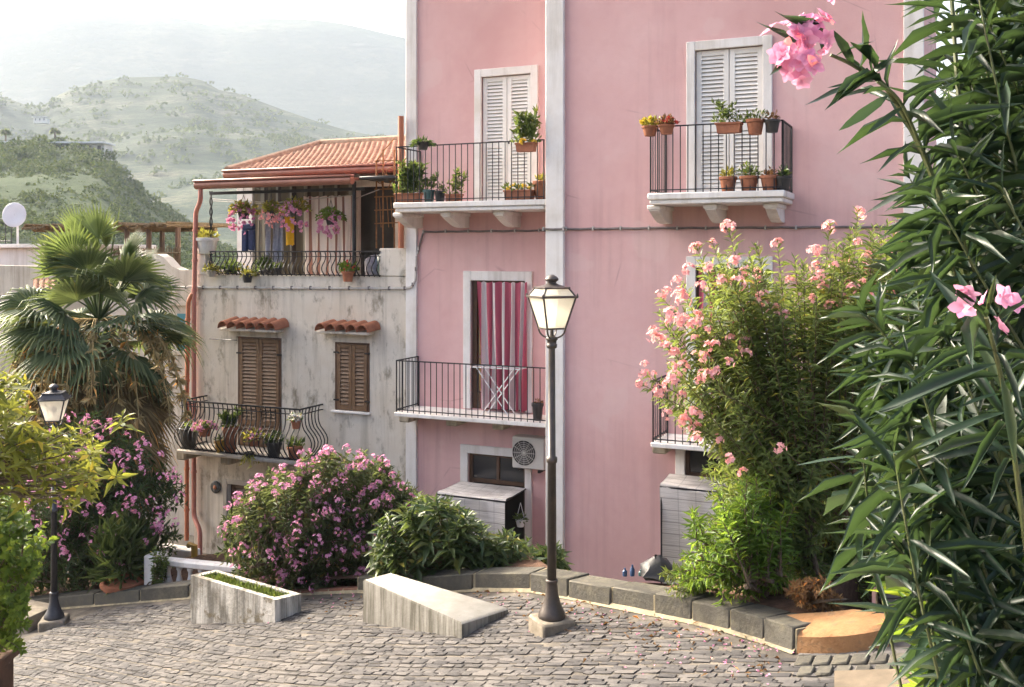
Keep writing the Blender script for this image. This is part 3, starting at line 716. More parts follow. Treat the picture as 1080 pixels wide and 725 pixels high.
for q in range(12): t = q * math.pi / 6; m.tube([(cx, -.336, cz), (cx + rr * math.cos(t), -.336, cz + rr * math.sin(t))], .005, 4)
m.build("fan_grille", MT['acwhite'], ac)
m = MB()
for x in (a0 + .1, a1 - .1): m.box(x - .02, x + .02, -.34, 0, z0 - .05, z0 - .003)
m.build("bracket", MT['iron'], ac)

# bamboo blinds over the street doors
def bamboo_mat():
    k = NM("bamboo_slats"); c = k.n("TexCoord"); sx = k.n("SeparateXYZ"); k.l(c.outputs["UV"], sx.inputs[0])
    f = k.noise(k.coord((.6, .6, 30)), 3, 4, .6); wv = k.mul(sx.outputs[1], 34.0); fr = k.n("Math", operation='FRACT'); k.l(wv, fr.inputs[0])
    gap = k.ramp(fr.outputs[0], [(0., 1.), (.16, 0.), (1., 0.)])
    wu = k.mul(sx.outputs[0], 3.6); fu = k.n("Math", operation='FRACT'); k.l(wu, fu.inputs[0]); th = k.ramp(fu.outputs[0], [(0., 1.), (.07, 0.), (1., 0.)])
    slot = k.n("Math", operation='FRACT'); k.l(k.mul(sx.outputs[1], 5.3), slot.inputs[0]); s2 = k.ramp(slot.outputs[0], [(0., .9), (.12, 0.), (1., 0.)])
    col = k.ramp(f, [(.3, (.46, .42, .39)), (.7, (.74, .70, .67))])
    col = k.mix(k.mul(gap, .6), col, (.14, .12, .10)); col = k.mix(k.mul(s2, .8), col, (.11, .095, .085)); col = k.mix(k.mul(th, .45), col, (.13, .12, .11))
    k.color(col); k.b.inputs["Roughness"].default_value = .8; k.bump(fr.outputs[0], .4, .01); return k.m
BAM = bamboo_mat()
def bamboo(label, a, c, zw, v1, zf, zbot, lean=.0, vo=0):
    t = thing("bamboo_blind", label, "blind", (a, 0, zbot), frame=H, group="bamboo blinds over the street doors")
    V, UV = [], []
    path = [(-.05, zw), (v1 * .35, zw - (zw - zf) * .30), (v1 * .7, zw - (zw - zf) * .64), (v1 * .95, zf + .02), (v1, zf - .05), (v1 - lean * .3, zf - (zf - zbot) * .33), (v1 - lean * .7, zf - (zf - zbot) * .66), (v1 - lean, zbot)]
    L = [0]
    for p, q in zip(path, path[1:]): L.append(L[-1] + math.hypot(q[0] - p[0], q[1] - p[1]))
    nu = 14
    for j, (y, z) in enumerate(path):
        for i in range(nu + 1):
            x = a + (c - a) * i / nu; V.append((x, y + .012 * math.sin(i * 1.3 + j), z - .03 * math.sin(math.pi * i / nu) * (1 if j in (1, 2, 3) else 0))); UV.append((x - a, L[j]))
    m = MB(); q = np.arange(nu * (len(path) - 1)); i = q % nu; j = q // nu; b0 = j * (nu + 1) + i
    m.addnp(np.array(V), [np.stack([b0, b0 + 1, b0 + nu + 2, b0 + nu + 1], 1)])
    m.build("slat_curtain", BAM, t, uvs=UV)
    k = MB()
    for x in (a + .02, c - .02): k.tube([(x, -.0, zw - .02), (x, v1, zf - .03)], .014, 5); k.tube([(x, v1 + .02, zf - .04), (x, v1 + .03, zbot)], .014, 5)
    k.tube([(a, v1 + .015, zf - .03), (c, v1 + .015, zf - .03)], .016, 5); k.build("support_frame", MT['iron'], t)
    if vo:
        for x in t.children: x.location.y += vo
bamboo("grey bamboo blind hooded over the street door below the air conditioner", FU(487), FU(556.5), FZ(520, 510.5), -.98, FZ(500, 524.5, -.98), BASE + .5)
bamboo("pale bamboo blind hanging over the street door behind the bright green oleander", FU(707, VR), FU(822, VR), FZ(740, 502, VR), -.62, FZ(708, 513, VR - .62), BASE + .3, -.28, VR)

# cables on the facade
def cable(m, pts, r, clip=None):
    P = []
    for (p, q) in zip(pts, pts[1:]):
        L = (Vector(q) - Vector(p)).length; k = max(2, int(L / .22))
        for i in range(k): t = i / k; P.append(Vector(p).lerp(Vector(q), t) + Vector((0, 0, -.012 * abs(math.sin(i * math.pi / 2 + .3)))))
    P.append(Vector(pts[-1])); m.tube(P, r, 5); return P
m = MB(); zc = FZ(520, 243.5)
P = cable(m, [(uL + .23, -.02, FZ(436, 266)), (uL + .25, -.03, FZ(440, 262)), (uL + .36, -.03, zc), (u_pl0 - .03, -.03, zc), (u_pl0 - .03, VR - .10, zc), (u_pl1 + .01, VR - .10, zc), (u_pl1 + .03, VR - .03, zc), (FU(700, VR), VR - .03, zc), (FU(960, VR), VR - .03, zc - .02)], .02)
for i, p in enumerate(P):
    if i % 2 == 0: m.box(p.x - .012, p.x + .012, p.y - .024, p.y + .024, p.z - .034, p.z + .034, 1)
tag(m.build("wall_cable", [MT['cable'], MT['lightcable']], frame=H, origin=(uL, 0, zc)), "bundled grey cable clipped across the pink wall under the upper balconies", "cable")
m = MB(); P = cable(m, [(FU(207), -.04, FZ(207, 302)), (FU(215), -.03, FZ(215, 303)), (FU(422), -.03, FZ(420, 304)), (uL + .1, -.08, FZ(430, 303)), (uL + .2, -.06, FZ(436, 296)), (uL + .22, -.05, FZ(437, 270))], .022)
P2 = cable(m, [(FU(-60), -1.5, FZ(-60, 318, -1.5)), (FU(60), -.8, FZ(60, 313, -.8)), (FU(140), -.2, FZ(140, 307, -.2)), (FU(207), -.04, FZ(207, 302))], .026)
for i, p in enumerate(P + P2):
    if i % 2 == 0: m.box(p.x - .012, p.x + .012, p.y - .026, p.y + .026, p.z - .036, p.z + .036, 1)
tag(m.build("wall_cable", [MT['lightcable'], MT['cable']], frame=H, origin=(FU(207), 0, FZ(207, 302))), "pale cable strung past the palm and along the cream house front", "cable")

# ---- cream house
cu0, cu1 = FU(205), uL - .035
PARZ = FZ(320, 291); FLOORZ = PARZ - .35
cream = thing("cream_house", "weathered cream house with brown shutters, roof terrace and tiled roof", "house", (cu0, 0, BASE), frame=H)
CD = [FU(251.5), FU(296.5), FZ(275, 472), FZ(275, 356)]
CW = [FU(354), FU(389.5), FZ(371, 433.5), FZ(371, 361.5)]
CG = [FU(240), FU(275), BASE + .05, FZ(255, 512)]
m = MB(); wall_open(m, cu0, cu1, BASE - .2, PARZ, [CD, CW, CG])
CDEP = 8.0
m.add([(cu0, 0, BASE - .2), (cu0, 0, PARZ), (cu0, CDEP, PARZ), (cu0, CDEP, BASE - .2)], [(0, 1, 2, 3)])
m.add([(cu1, 0, BASE - .2), (cu1, CDEP, BASE - .2), (cu1, CDEP, PARZ), (cu1, 0, PARZ)], [(0, 1, 2, 3)])
m.add([(cu0, .16, PARZ), (cu1, .16, PARZ), (cu1, 0, PARZ), (cu0, 0, PARZ)], [(0, 1, 2, 3)])
m.add([(cu0, .16, PARZ), (cu0, .16, FLOORZ), (cu1, .16, FLOORZ), (cu1, .16, PARZ)], [(0, 1, 2, 3)])
m.add([(cu0, .16, FLOORZ), (cu0, CDEP, FLOORZ), (cu1, CDEP, FLOORZ), (cu1, .16, FLOORZ)], [(0, 1, 2, 3)])
m.build("wall", MT['cream'], cream)
m = MB(); ztp = FZ(410, 262); m.bbox(FU(400), cu1, -.012, .20, PARZ + .003, ztp, .02); m.build("parapet_pier", MT['cream'], cream)
zl = FZ(207, 268); pl = FU(222)
m = MB(); m.extrude([(cu0, PARZ + .003), (pl, PARZ + .003), (pl - .02, PARZ + .15), (pl - .12, PARZ + .2), (pl - .14, zl), (cu0, zl)], -.01, .2); m.build("parapet_pier", MT['cream'], cream)
# shutters
def brown_window(o, name, split):
    a, c, d, e = o; fr = MB(); fr.bbox(a - .01, a + .04, -.012, .05, d, e, .005); fr.bbox(c - .04, c + .01, -.012, .05, d, e, .005); fr.bbox(a + .04, c - .04, -.011, .05, e - .03, e, .005)
    f = fr.build(name, MT['darkwood'], cream); c0 = (a + c) / 2
    for x0, x1 in ((a + .045, c0 - .004), (c0 + .004, c - .045)):
        k = MB(); shutter_leaf(k, x0, x1, d + .01, e - .035, -.02, .07, .075, split); k.build("shutter", [MT['brownwood'], MT['darkwood']], f)
    k = MB()
    for x in (a + .03, c - .03):
        for z in (d + (e - d) * .15, d + (e - d) * .85): k.box(x - .06, x + .06, -.034, -.02, z - .015, z + .015)
    k.build("hinge", MT['iron'], f); return f
brown_window(CD, "shutter_door", (CD[2] + (CD[3] - CD[2]) * .22,)); fw = brown_window(CW, "shutter_window", ())
k = MB(); k.bbox(CW[0] - .08, CW[1] + .04, -.07, .02, CW[2] - .05, CW[2] - .003, .01); k.build("sill", MT['whitetrim'], fw)
k = MB(); a, c, d, e = CG; k.bbox(a - .10, a, -.03, .02, d, e + .1, .01); k.bbox(a, c + .1, -.03, .02, e, e + .1, .01); f = k.build("street_door", MT['greyplaster'], cream)
k = MB(); shutter_leaf(k, a + .02, c - .02, d, e - .01, .08, .08, .08); k.build("doorway_fill", [MT['darkwood'], MT['dark']], f)
def tile_hood(l, r, pt, pb, nt_):
    a, c = FU(l), FU(r); zt, zb = FZ((l + r) / 2, pt), FZ((l + r) / 2, pb)
    m = MB(); w_ = (c - a) / nt_
    for i in range(nt_):
        x = a + w_ * (i + .5); pts = []
        for j in range(2):
            for q in range(9):
                t = math.pi * q / 8; rr = w_ * (.50 if j else .56)
                pts.append((x - math.cos(t) * rr + (.10 if j == 0 else 0), (-.03 if j == 0 else -.34), (zt - .10 if j == 0 else zb) + math.sin(t) * rr * 1.15))
        m.add(pts, [(q, q + 1, q + 10, q + 9) for q in range(8)])
        m.add([(p[0], p[1] + .001, p[2] - .018) for p in pts], [(q, q + 9, q + 10, q + 1) for q in range(8)])
        m.add([pts[9 + q] for q in range(9)] + [(pts[9 + q][0], pts[9 + q][1] + .001, pts[9 + q][2] - .018) for q in range(9)], [(q, q + 1, q + 10, q + 9) for q in range(8)])
    o = m.build("tile_hood", MT['terracotta'], cream, smooth=False)
    k = MB(); k.bbox(a - .02, c - .03, -.26, .01, zb - .075, zb - .02, .015); k.build("hood_ledge", MT['cream'], o)
tile_hood(241, 301, 337, 345.5, 6); tile_hood(342.5, 397, 340, 348, 5)
# belly balcony
CB0, CB1, CBV = FU(186, -.85), FU(342), -.85; CBZ = FZ(260, 482, -.85)
m = MB(); m.bbox(CB0, CB1, CBV, .02, CBZ - .07, CBZ, .015); bal = m.build("balcony", MT['greyplaster'], cream)
for px in (212, 258, 318):
    k = MB(); u = FU(px); k.bbox(u - .12, u + .12, -.62, .01, CBZ - .27, CBZ - .073, .03); k.build("bracket", lowst, bal)
def belly(m, x, y, nx, ny, z0, z1, r=.012, amp=.15):
    pts = []
    for i in range(13):
        t = i / 12; o = amp * math.sin(min(1, t / .62) * math.pi) ** 1.2 * (1 if t < .62 else 0) - .03 * math.sin(max(0, (t - .62) / .38) * math.pi)
        pts.append((x + nx * o, y + ny * o, z0 + (z1 - z0) * t))
    m.tube(pts, r, 5)
def belly_railing(m, a, c, v0, z0, z1, gap=.125, amp=.15, left=True, right=True):
    k = round((c - a) / gap)
    for i in range(k + 1): belly(m, a + (c - a) * i / k, v0, 0, -1, z0, z1, amp=amp)
    kk = round(-v0 / gap)
    for i in range(1, kk):
        y = v0 * (1 - i / kk)
        if left: belly(m, a, y, -1, 0, z0, z1, amp=amp)
        if right: belly(m, c, y, 1, 0, z0, z1, amp=amp)
    for z, h in ((z1, .014), (z1 - .10, .008), (z0 + .02, .011)):
        m.box(a - .015, c + .015, v0 - .016, v0 + .016, z - h, z + h)
        if left: m.box(a - .016, a + .016, v0 + .017, 0, z - h, z + h)
        if right: m.box(c - .016, c + .016, v0 + .017, 0, z - h, z + h)
k = MB(); belly_railing(k, CB0 + .04, CB1 - .04, CBV + .10, CBZ, CBZ + .98, .115, .20)
for cx_, sg in ((CB0 - .1, 1),):
    k.tube([(cx_ + .06 * q * math.cos(q * 6), CBV + .1, CBZ + .45 + .10 * q * math.sin(q * 6)) for q in np.linspace(.2, 1, 24)], .009, 5)
k.build("railing", MT['iron'], bal)
# terrace railing
m = MB(); ta, tc = FU(222, -.02), FU(401); belly_railing(m, ta, tc, -.02, PARZ, FZ(320, 265.5), .115, .11, False, False); m.build("terrace_railing", MT['iron'], cream)
# terrace room and roofs
RV = 2.6
r0u, r1u = FU(250, RV), cu1
EAZ = FZ(330, 181, RV - .4); 
wl = MB()
op_room = [(FU(266, RV), FU(372, RV), FLOORZ, EAZ - .25), (FU(378, RV), FU(416, RV), FLOORZ, EAZ - .35)]
wall_open(wl, r0u, r1u, FLOORZ, EAZ, op_room, RV, .25)
wl.add([(r0u, RV, FLOORZ), (r0u, RV, EAZ), (r0u, CDEP, EAZ), (r0u, CDEP, FLOORZ)], [(0, 1, 2, 3)]); wl.add([(r1u, RV, FLOORZ), (r1u, CDEP, FLOORZ), (r1u, CDEP, EAZ), (r1u, RV, EAZ)], [(0, 1, 2, 3)])
wl.build("terrace_room", MT['whitetrim'], cream)
k = MB(); k.box(op_room[0][0], op_room[0][1], RV + .1, RV + .12, FLOORZ, EAZ - .25); k.box(op_room[1][0], op_room[1][1], RV + .1, RV + .12, FLOORZ, EAZ - .35); k.build("glazed_door", MT['glass'], cream)
def tiled_roof(quad, nx, ny, amp=.045):
    (A, B_, C_, D_) = [Vector(p) for p in quad]
    def fn(a, t):
        p = A.lerp(B_, a).lerp(D_.lerp(C_, a), t); st = (t * ny) % 1.0
        return (p.x, p.y, p.z + amp * abs(math.sin(a * nx * math.pi)) + .05 * (1 - st))
    m = MB(); m.grid(fn, nx * 6, ny * 4); return m
rt = NM("roof_tiles"); v = rt.coord(); f = rt.noise(v, 5, 6, .7)
rt.color(rt.mix(rt.ramp(rt.noise(v, 1.2, 6), [(.5, 0.), (.7, .6)]), rt.ramp(f, [(.3, (.11, .055, .040)), (.5, (.215, .115, .082)), (.7, (.31, .20, .145))]), (.24, .17, .12))); rt.b.inputs["Roughness"].default_value = .92; rt.b.inputs["Specular IOR Level"].default_value = .1
rt.bump(rt.noise(v, 30), .4, .02)
e0 = FU(240, RV - .5); e1u = cu1 + .02; rv0 = RV - .5; rv1 = 6.6; rz = FZ(380, 152, rv1); ru0 = FU(338, rv1)
m = tiled_roof([(e0, rv0, EAZ + .03), (e1u, rv0, EAZ + .03), (e1u, rv1, rz), (ru0, rv1, rz)], 40, 14)
m2 = tiled_roof([(e0, rv1 + 4, EAZ + .03), (e0, rv0, EAZ + .03), (ru0, rv1, rz), (ru0, rv1, rz)], 26, 11); off = m.n
for kk, lst in m2.f.items(): m.f.setdefault(kk, []).extend([a + off for a in lst])
m.v += m2.v; m.n += m2.n
m.add([(e0, rv1 + 4, EAZ), (ru0, rv1, rz), (e1u, rv1, rz), (e1u, rv1 + 4, EAZ)], [(0, 1, 2, 3)]); m.add([(e0, rv0, EAZ + .01), (e0, rv1 + 4, EAZ), (e1u, rv1 + 4, EAZ), (e1u, rv0, EAZ + .01)], [(0, 1, 2, 3)])
rf = m.build("roof", rt.m, cream)
k = MB(); k.tube([(e0, rv0, EAZ + .10), (ru0, rv1, rz + .08), (e1u, rv1, rz + .08)], .10, 8); k.build("ridge_tiles", simple("ridge_mortar", (.42, .33, .25), (.28, .2, .14), .9, 0, 9, .5), rf)
def gutter(a, c, v, z, name="gutter", r=.09):
    m = MB(); m.tube([(a, v, z), (c, v, z)], r, 10); m.bbox(a - .02, c + .02, v - r - .015, v + r * .6, z + r * .75, z + r * 1.25, .01); return m.build(name, MT['coppertrim'], cream)
gutter(e0 - .02, e1u - .1, rv0 - .06, EAZ - .02)
lz = FZ(290, 193.5, -.35); la, lc = FU(209, -.35), FU(371, -.35)
m = MB(); zbk = EAZ - .14; bkl = FU(232, RV - .1)
m.add([(la, -.30, lz + .06), (lc, -.30, lz + .06), (lc + .1, RV - .02, zbk), (la + .25, RV - .02, zbk)], [(0, 1, 2, 3)]); m.add([(la, -.30, lz), (la + .25, RV - .02, zbk - .06), (lc + .1, RV - .02, zbk - .06), (lc, -.30, lz)], [(0, 1, 2, 3)])
m.add([(la, -.30, lz), (la, -.30, lz + .06), (la + .25, RV - .02, zbk), (la + .25, RV - .02, zbk - .06)], [(0, 1, 2, 3)]); m.add([(lc, -.30, lz), (lc + .1, RV - .02, zbk - .06), (lc + .1, RV - .02, zbk), (lc, -.30, lz + .06)], [(0, 1, 2, 3)])
m.build("terrace_roof", MT['coppertrim'], cream)
gutter(la - .04, lc + .02, -.36, lz + .01, r=.085)
# dark little roof over the right end of the terrace
m = MB(); xa, xc = lc + .03, FU(418, -.1); z_ = FZ(395, 186, -.1)
m.bbox(xa, xc, -.15, RV - .1, z_ - .06, z_, .01); m.build("terrace_roof", MT['iron'], cream)
# posts
def post(px, v, z0, z1, r=.035, twist=False, mat='iron'):
    m = MB(); u = FU(px, v)
    if twist:
        for ph in (0, math.pi): m.tube([(u + .022 * math.cos(ph + t * 26), v + .022 * math.sin(ph + t * 26), z0 + (z1 - z0) * t) for t in np.linspace(0, 1, 80)], .017, 5)
    else: m.tube([(u, v, z0), (u, v, z1)], r, 8)
    m.build("terrace_post", MT[mat], cream)
post(222.5, .08, PARZ, lz - .08, twist=True); post(373.5, .08, PARZ, z_ - .07, .04); 
m = MB(); m.box(FU(222, .08), FU(250, .08), .05, .11, lz - .16, lz - .10); m.box(FU(250, .08), xa, .05, .11, lz - .16, lz - .10); m.build("roof_beam", MT['iron'], cream)
# drainpipes
def pipe_thing(label, pts, r, mat):
    P = []
    for i, p in enumerate(pts):
        p = Vector(p)
        if 0 < i < len(pts) - 1:
            a = Vector(pts[i - 1]); c = Vector(pts[i + 1]); da, dc = (a - p), (c - p); q = min(.12, da.length * .4, dc.length * .4)
            for t in (0, .33, .66, 1): x = p + da.normalized() * q; y = p + dc.normalized() * q; P.append((x.lerp(p, t)).lerp(p.lerp(y, t), t))
        else: P.append(p)
    m = MB(); m.tube(P, r, 10)
    for i in range(len(pts) - 1):
        d = Vector(pts[i + 1]) - Vector(pts[i])
        if d.length > 1.2:
            for t in np.arange(.18, 1, .3): x = Vector(pts[i]) + d * t; m.tube([x - d.normalized() * .025, x + d.normalized() * .025], r + .012, 10); 
    return tag(m.build("drainpipe", MT[mat], frame=H, origin=tuple(pts[-1]), smooth=False), label, "drainpipe", "drainpipes of the cream house")
pz = lambda px, py, v: (FU(px, v), v, FZ(px, py, v))
pipe_thing("long pink drainpipe dropping from the terrace gutter down the cream house corner", [pz(211.5, 198, -.36), pz(211.5, 212, -.36), pz(206.5, 224, -.12), pz(204.5, 330, -.12), pz(204.5, 545, -.12), pz(211, 560, -.25), pz(211, 592, -.25)], .048, 'pinkpipe')
pipe_thing("shorter orange drainpipe running beside the long pink one", [pz(203, 310, -.14), pz(198.5, 318, -.16), pz(197, 425, -.16), pz(197, 570, -.16)], .046, 'orangepipe')
m = MB(); u, z = F(423.5, 165, -.1); z2 = FZ(423.5, 123, -.1); m.tube([(u, -.12, FZ(423, 262)), (u, -.12, z2)], .055, 10); tag(m.build("chimney_pipe", MT['orangepipe'], frame=H, origin=(u, -.12, FZ(423, 262))), "upright orange flue pipe at the corner of the pink house", "pipe")
# rusty iron stand on terrace
m = MB(); v = .35
for px in (397, 404, 416): m.tube([pz(px, 158 if px > 400 else 170, v), pz(px, 262, v)], .016, 5)
for py in (170, 200, 208, 222, 236): m.tube([pz(395, py, v), pz(420, py - 1, v)], .012, 5)
m.tube([pz(397, 170, v), pz(404, 160, v), pz(416, 146, v)], .012, 5)
for cx_, cy in ((407, 192), (412, 184), (401, 186)):
    u, z = F(cx_, cy, v); m.tube([(u + .10 * math.cos(t), v, z + .14 * math.sin(t)) for t in np.linspace(0, 6.28, 16)], .010, 4)
for px in (400, 408, 412): m.tube([pz(px, 208, v), pz(px + 2, 240, v)], .009, 4)
tag(m.build("iron_rack", MT['rust'], frame=H, origin=(FU(405, v), v, FLOORZ)), "rusty scrolled iron rack at the end of the roof terrace", "iron rack")
m = MB(); u, z = F(397, 258, .9)
m.lathe([(.20, 0), (.24, .2), (.24, .42), (.12, .5), (.05, .52)], 16, c=(u, .9, PARZ - .1)); tag(m.build("lidded_bin", MT['greycloth'], frame=H, origin=(u, .9, PARZ - .1), smooth=True), "grey lidded bin standing behind the terrace railing", "bin")
m = MB(); u, z = F(408, 258, .8); m.lathe([(.18, 0), (.20, .3), (.2, .5), (.1, .58)], 16, c=(u, .8, PARZ - .1)); tag(m.build("watering_can", MT['teal'], frame=H, origin=(u, .8, PARZ - .1), smooth=True), "dark teal tub beside the grey lidded bin", "tub")

# washing on the terrace
cloth("striped_sheet", "white sheet with brown stripes hanging behind the terrace railing", "sheet", FU(320, .45), FU(374, .45), FLOORZ + .05, FZ(350, 207, .45), .45, brown_st, 7, .05)
cloth("shade_curtain", "dark striped curtain drawn at the back of the roof terrace", "curtain", FU(268, 2.3), FU(371, 2.3), FLOORZ + .02, EAZ - .25, 2.3, dark_st, 9, .06)
cloth("yellow_towel", "bright yellow towel on the terrace washing line", "towel", FU(300, .4), FU(310.5, .4), FZ(305, 259, .4), FZ(305, 229, .4), .4, MT['yellowcloth'], 2, .03, nu=20)
cloth("grey_cloth", "grey patterned cloth hanging left of the yellow towel", "cloth", FU(287, .42), FU(298, .42), FZ(292, 277, .42), FZ(292, 228, .42), .42, MT['greycloth'], 3, .04, nu=24)
cloth("grey_cloth", "narrow grey cloth hanging right of the blue jeans", "cloth", FU(279, .5), FU(286, .5), FZ(282, 270, .5), FZ(282, 226, .5), .5, MT['greycloth'], 2, .03, nu=24)
m = MB(); zt = FZ(262, 236, .4); zb = FZ(262, 266, .4)
ua, uc = FU(255, .4), FU(268.5, .4); um = (ua + uc) / 2
m.bbox(ua, uc, .36, .46, zt - .14, zt, .03); m.bbox(ua, um - .01, .365, .455, zb, zt - .12, .03); m.bbox(um + .01, uc, .365, .455, zb + .03, zt - .12, .03)
tag(m.build("blue_jeans", MT['denim'], frame=H, origin=(um, .4, zb)), "blue jeans hanging on the terrace washing line", "jeans")
m = MB(); m.tube([pz(223, 210, .41), pz(290, 214, .41), pz(372, 206, .41)], .008, 4); m.tube([pz(223, 212, .52), pz(300, 216, .52), pz(372, 209, .52)], .008, 4); m.tube([pz(374, 210, .3), pz(400, 200, .3)], .01, 4)
tag(m.build("washing_line", MT['lightcable'], frame=H, origin=pz(290, 214, .41)), "thin washing line stretched under the terrace roof", "washing line")
# wall plate
u, z = F(227.5, 514, -.03); m = MB(); MM = Matrix.Translation((u, -.02, z)) @ Matrix.Rotation(R(90), 4, 'X')
m.lathe([(.13, 0), (.13, .02), (.10, .03), (.0, .022)], 20, m=MM); m.lathe([(.05, .032), (.03, .045), (.0, .05)], 7, mi=1, m=MM)
tag(m.build("wall_plate", [MT['blackpot'], MT['terracotta']], frame=H, origin=(u, 0, z), smooth=True), "round dark ornamental plate beside the cream house street door", "plate")
# small iron hook bar left of shutters
m = MB(); m.tube([pz(221, 357.5, -.03), pz(250, 359, -.25), pz(250, 355, -.02)], .01, 4); tag(m.build("line_bracket", MT['iron'], frame=H, origin=pz(250, 355, -.02)), "thin iron washing line arm beside the balcony shutters", "iron arm")

# ---- neighbour house at the left, behind the palm
NV = .9
nb = thing("neighbour_house", "low grey plastered house with curved parapet behind the palm", "house", (FU(-260, NV), NV, BASE), frame=H)
na, nc = FU(-300, NV), cu0 - .01
prof = [(na, BASE - .2), (nc, BASE - .2), (nc, FZ(204, 284, NV)), (FU(190, NV), FZ(190, 285, NV)), (FU(181, NV), FZ(181, 281, NV)), (FU(173, NV), FZ(173, 272, NV)), (FU(166, NV), FZ(166, 268, NV)), (FU(150, NV), FZ(150, 269, NV)), (FU(149.5, NV), FZ(150, 283, NV)), (na, FZ(0, 276, NV))]
m = MB(); m.extrude(prof, NV, NV + .28); nzf = FZ(100, 295, NV); m.bbox(na, nc, NV + .281, NV + 9, BASE - .2, nzf - .05, .02); fix_normals(m.build("wall", MT['greyplaster'], nb))
m = MB(); m.box(na, nc, NV + .29, NV + 8.9, nzf - .048, nzf); m.build('roof_terrace', simple('old_terrace_tiles', (.20, .13, .10), (.13, .09, .07), .9, 0, 6, .3), nb)
# upper room at the far left
m = MB(); ua, uc, v0 = FU(-260, 3.4), FU(46, 3.4), 3.4; zt = FZ(20, 262, 3.4); m.bbox(ua, uc, v0, v0 + 4, nzf + .003, zt, .02); m.bbox(ua - .1, uc + .15, v0 - .2, v0 + 4.1, zt + .003, zt + .12, .02); m.build("upper_room", MT['cream2'] if 'cream2' in MT else MT['whitetrim'], nb)
w0, w1, z0, z1 = FU(187.5, NV), FU(198, NV), FZ(192, 370, NV), FZ(192, 331, NV)
m = MB(); m.bbox(w0, w1, NV - .03, NV + .02, z0, z1, .008); f = m.build("window", MT['tealpaint'], nb)
m = MB(); m.bbox(w0 - .1, w1 + .1, NV - .10, NV + .01, z0 - .09, z0 - .003, .01); m.bbox(w0 - .2, w1 + .1, NV - .08, NV + .01, z1 + .18, z1 + .27, .01); m.build("sill", MT['greyplaster'], f)
# pergola
pg = thing("roof_pergola", "reed roofed pergola with wooden posts on the neighbour's roof", "pergola", (FU(130, 3), 3, nzf), frame=H)
for px, v in ((134, 3.0), (157, 3.0), (171, 4.4), (187.5, 3.0), (60, 3.0), (100, 3.0)):
    m = MB(); u = FU(px, v); m.tube([(u, v, nzf + .005), (u, v, FZ(px, 240, v))], .07, 7); m.build("post", MT['darkwood'], pg)
m = MB(); ua, uc = FU(30, 2.8), FU(182, 2.8); zt = FZ(120, 238, 2.8)
for i in range(120):
    x = ua + (uc - ua) * i / 119; m.tube([(x, 2.7 + RNG.normal(0, .08), zt - .02 + RNG.normal(0, .03)), (x + .05, 6.0, zt + .05)], .035, 4)
for v in (3.0, 4.4): m.tube([(ua, v, zt - .09), (uc, v, zt - .09)], .06, 6)
m.build("reed_roof", MT['reed'], pg)
m = MB(); ua, uc = FU(118, 2.9), FU(190, 2.9); z0, z1 = nzf + .02, FZ(155, 262, 2.9)
for i in range(60):
    x = ua + (uc - ua) * i / 59; m.tube([(x, 2.9, z0), (x + RNG.normal(0, .01), 2.9, z1 + RNG.normal(0, .03))], .014, 4)
for z in (z0 + .2, z1 - .12): m.tube([(ua, 2.88, z), (uc, 2.88, z)], .02, 4)
tag(m.build("reed_fence", MT['reed'], frame=H, origin=((ua + uc) / 2, 2.9, nzf)), "brown reed screen between the pergola posts", "reed fence")
# satellite dish
u, z = F(17, 227, 3.1)
sd = thing("satellite_dish", "white satellite dish on the neighbour's roof left of the palm", "satellite dish", (u, 3.1, FZ(17, 262, 3.4) + .12), frame=H)
m = MB(); MM = Matrix.Translation((u + .05, 3.0, z)) @ Matrix.Rotation(R(42), 4, 'Z') @ Matrix.Rotation(R(72), 4, 'X')
m.lathe([(.02, -.10), (.2, -.075), (.34, -.02), (.38, .0), (.37, .01), (.2, -.06), (.01, -.085)], 24, m=MM @ Matrix.Scale(.80, 4) @ Matrix.Scale(1.2, 4, (0, 1, 0))); m.build("reflector", MT['dish'], sd, smooth=True)
m = MB(); m.tube([(u, 3.15, FZ(17, 262, 3.4) + .12), (u, 3.15, z), (u, 3.05, z)], .03, 6); m.build("mast", MT['dish'], sd)
m = MB(); m.tube([(u, 3.0, z - .35), (u - .25, 2.55, z - .1)], .014, 5); m.lathe([(.03, 0), (.05, .08), (.02, .1)], 8, c=(u - .25, 2.55, z - .12)); m.build("receiver_arm", MT['iron'], sd)
# rail at far left
m = MB(); ua, uc, v = FU(-120, 3.3), FU(12, 3.3), 3.3; z0 = FZ(0, 262, 3.4) + .12
for i in range(24): x = ua + (uc - ua) * i / 23; m.tube([(x, v, z0), (x, v, z0 + .72)], .014, 5)
for z in (z0 + .7, z0 + .08): m.tube([(ua, v, z), (uc, v, z)], .016, 5)
tag(m.build("roof_railing", MT['iron'], frame=H, origin=((ua + uc) / 2, v, z0)), "dark iron railing on the roof beside the satellite dish", "railing")
# awning of old tiles half hidden behind palm
m = tiled_roof([(FU(35, .2), .2, FZ(50, 309, .2)), (FU(72, .2), .2, FZ(60, 309, .2)), (FU(72, .85), .85, FZ(60, 297, .85)), (FU(35, .85), .85, FZ(50, 297, .85))], 6, 3); m.build("tile_hood", rt.m, nb)

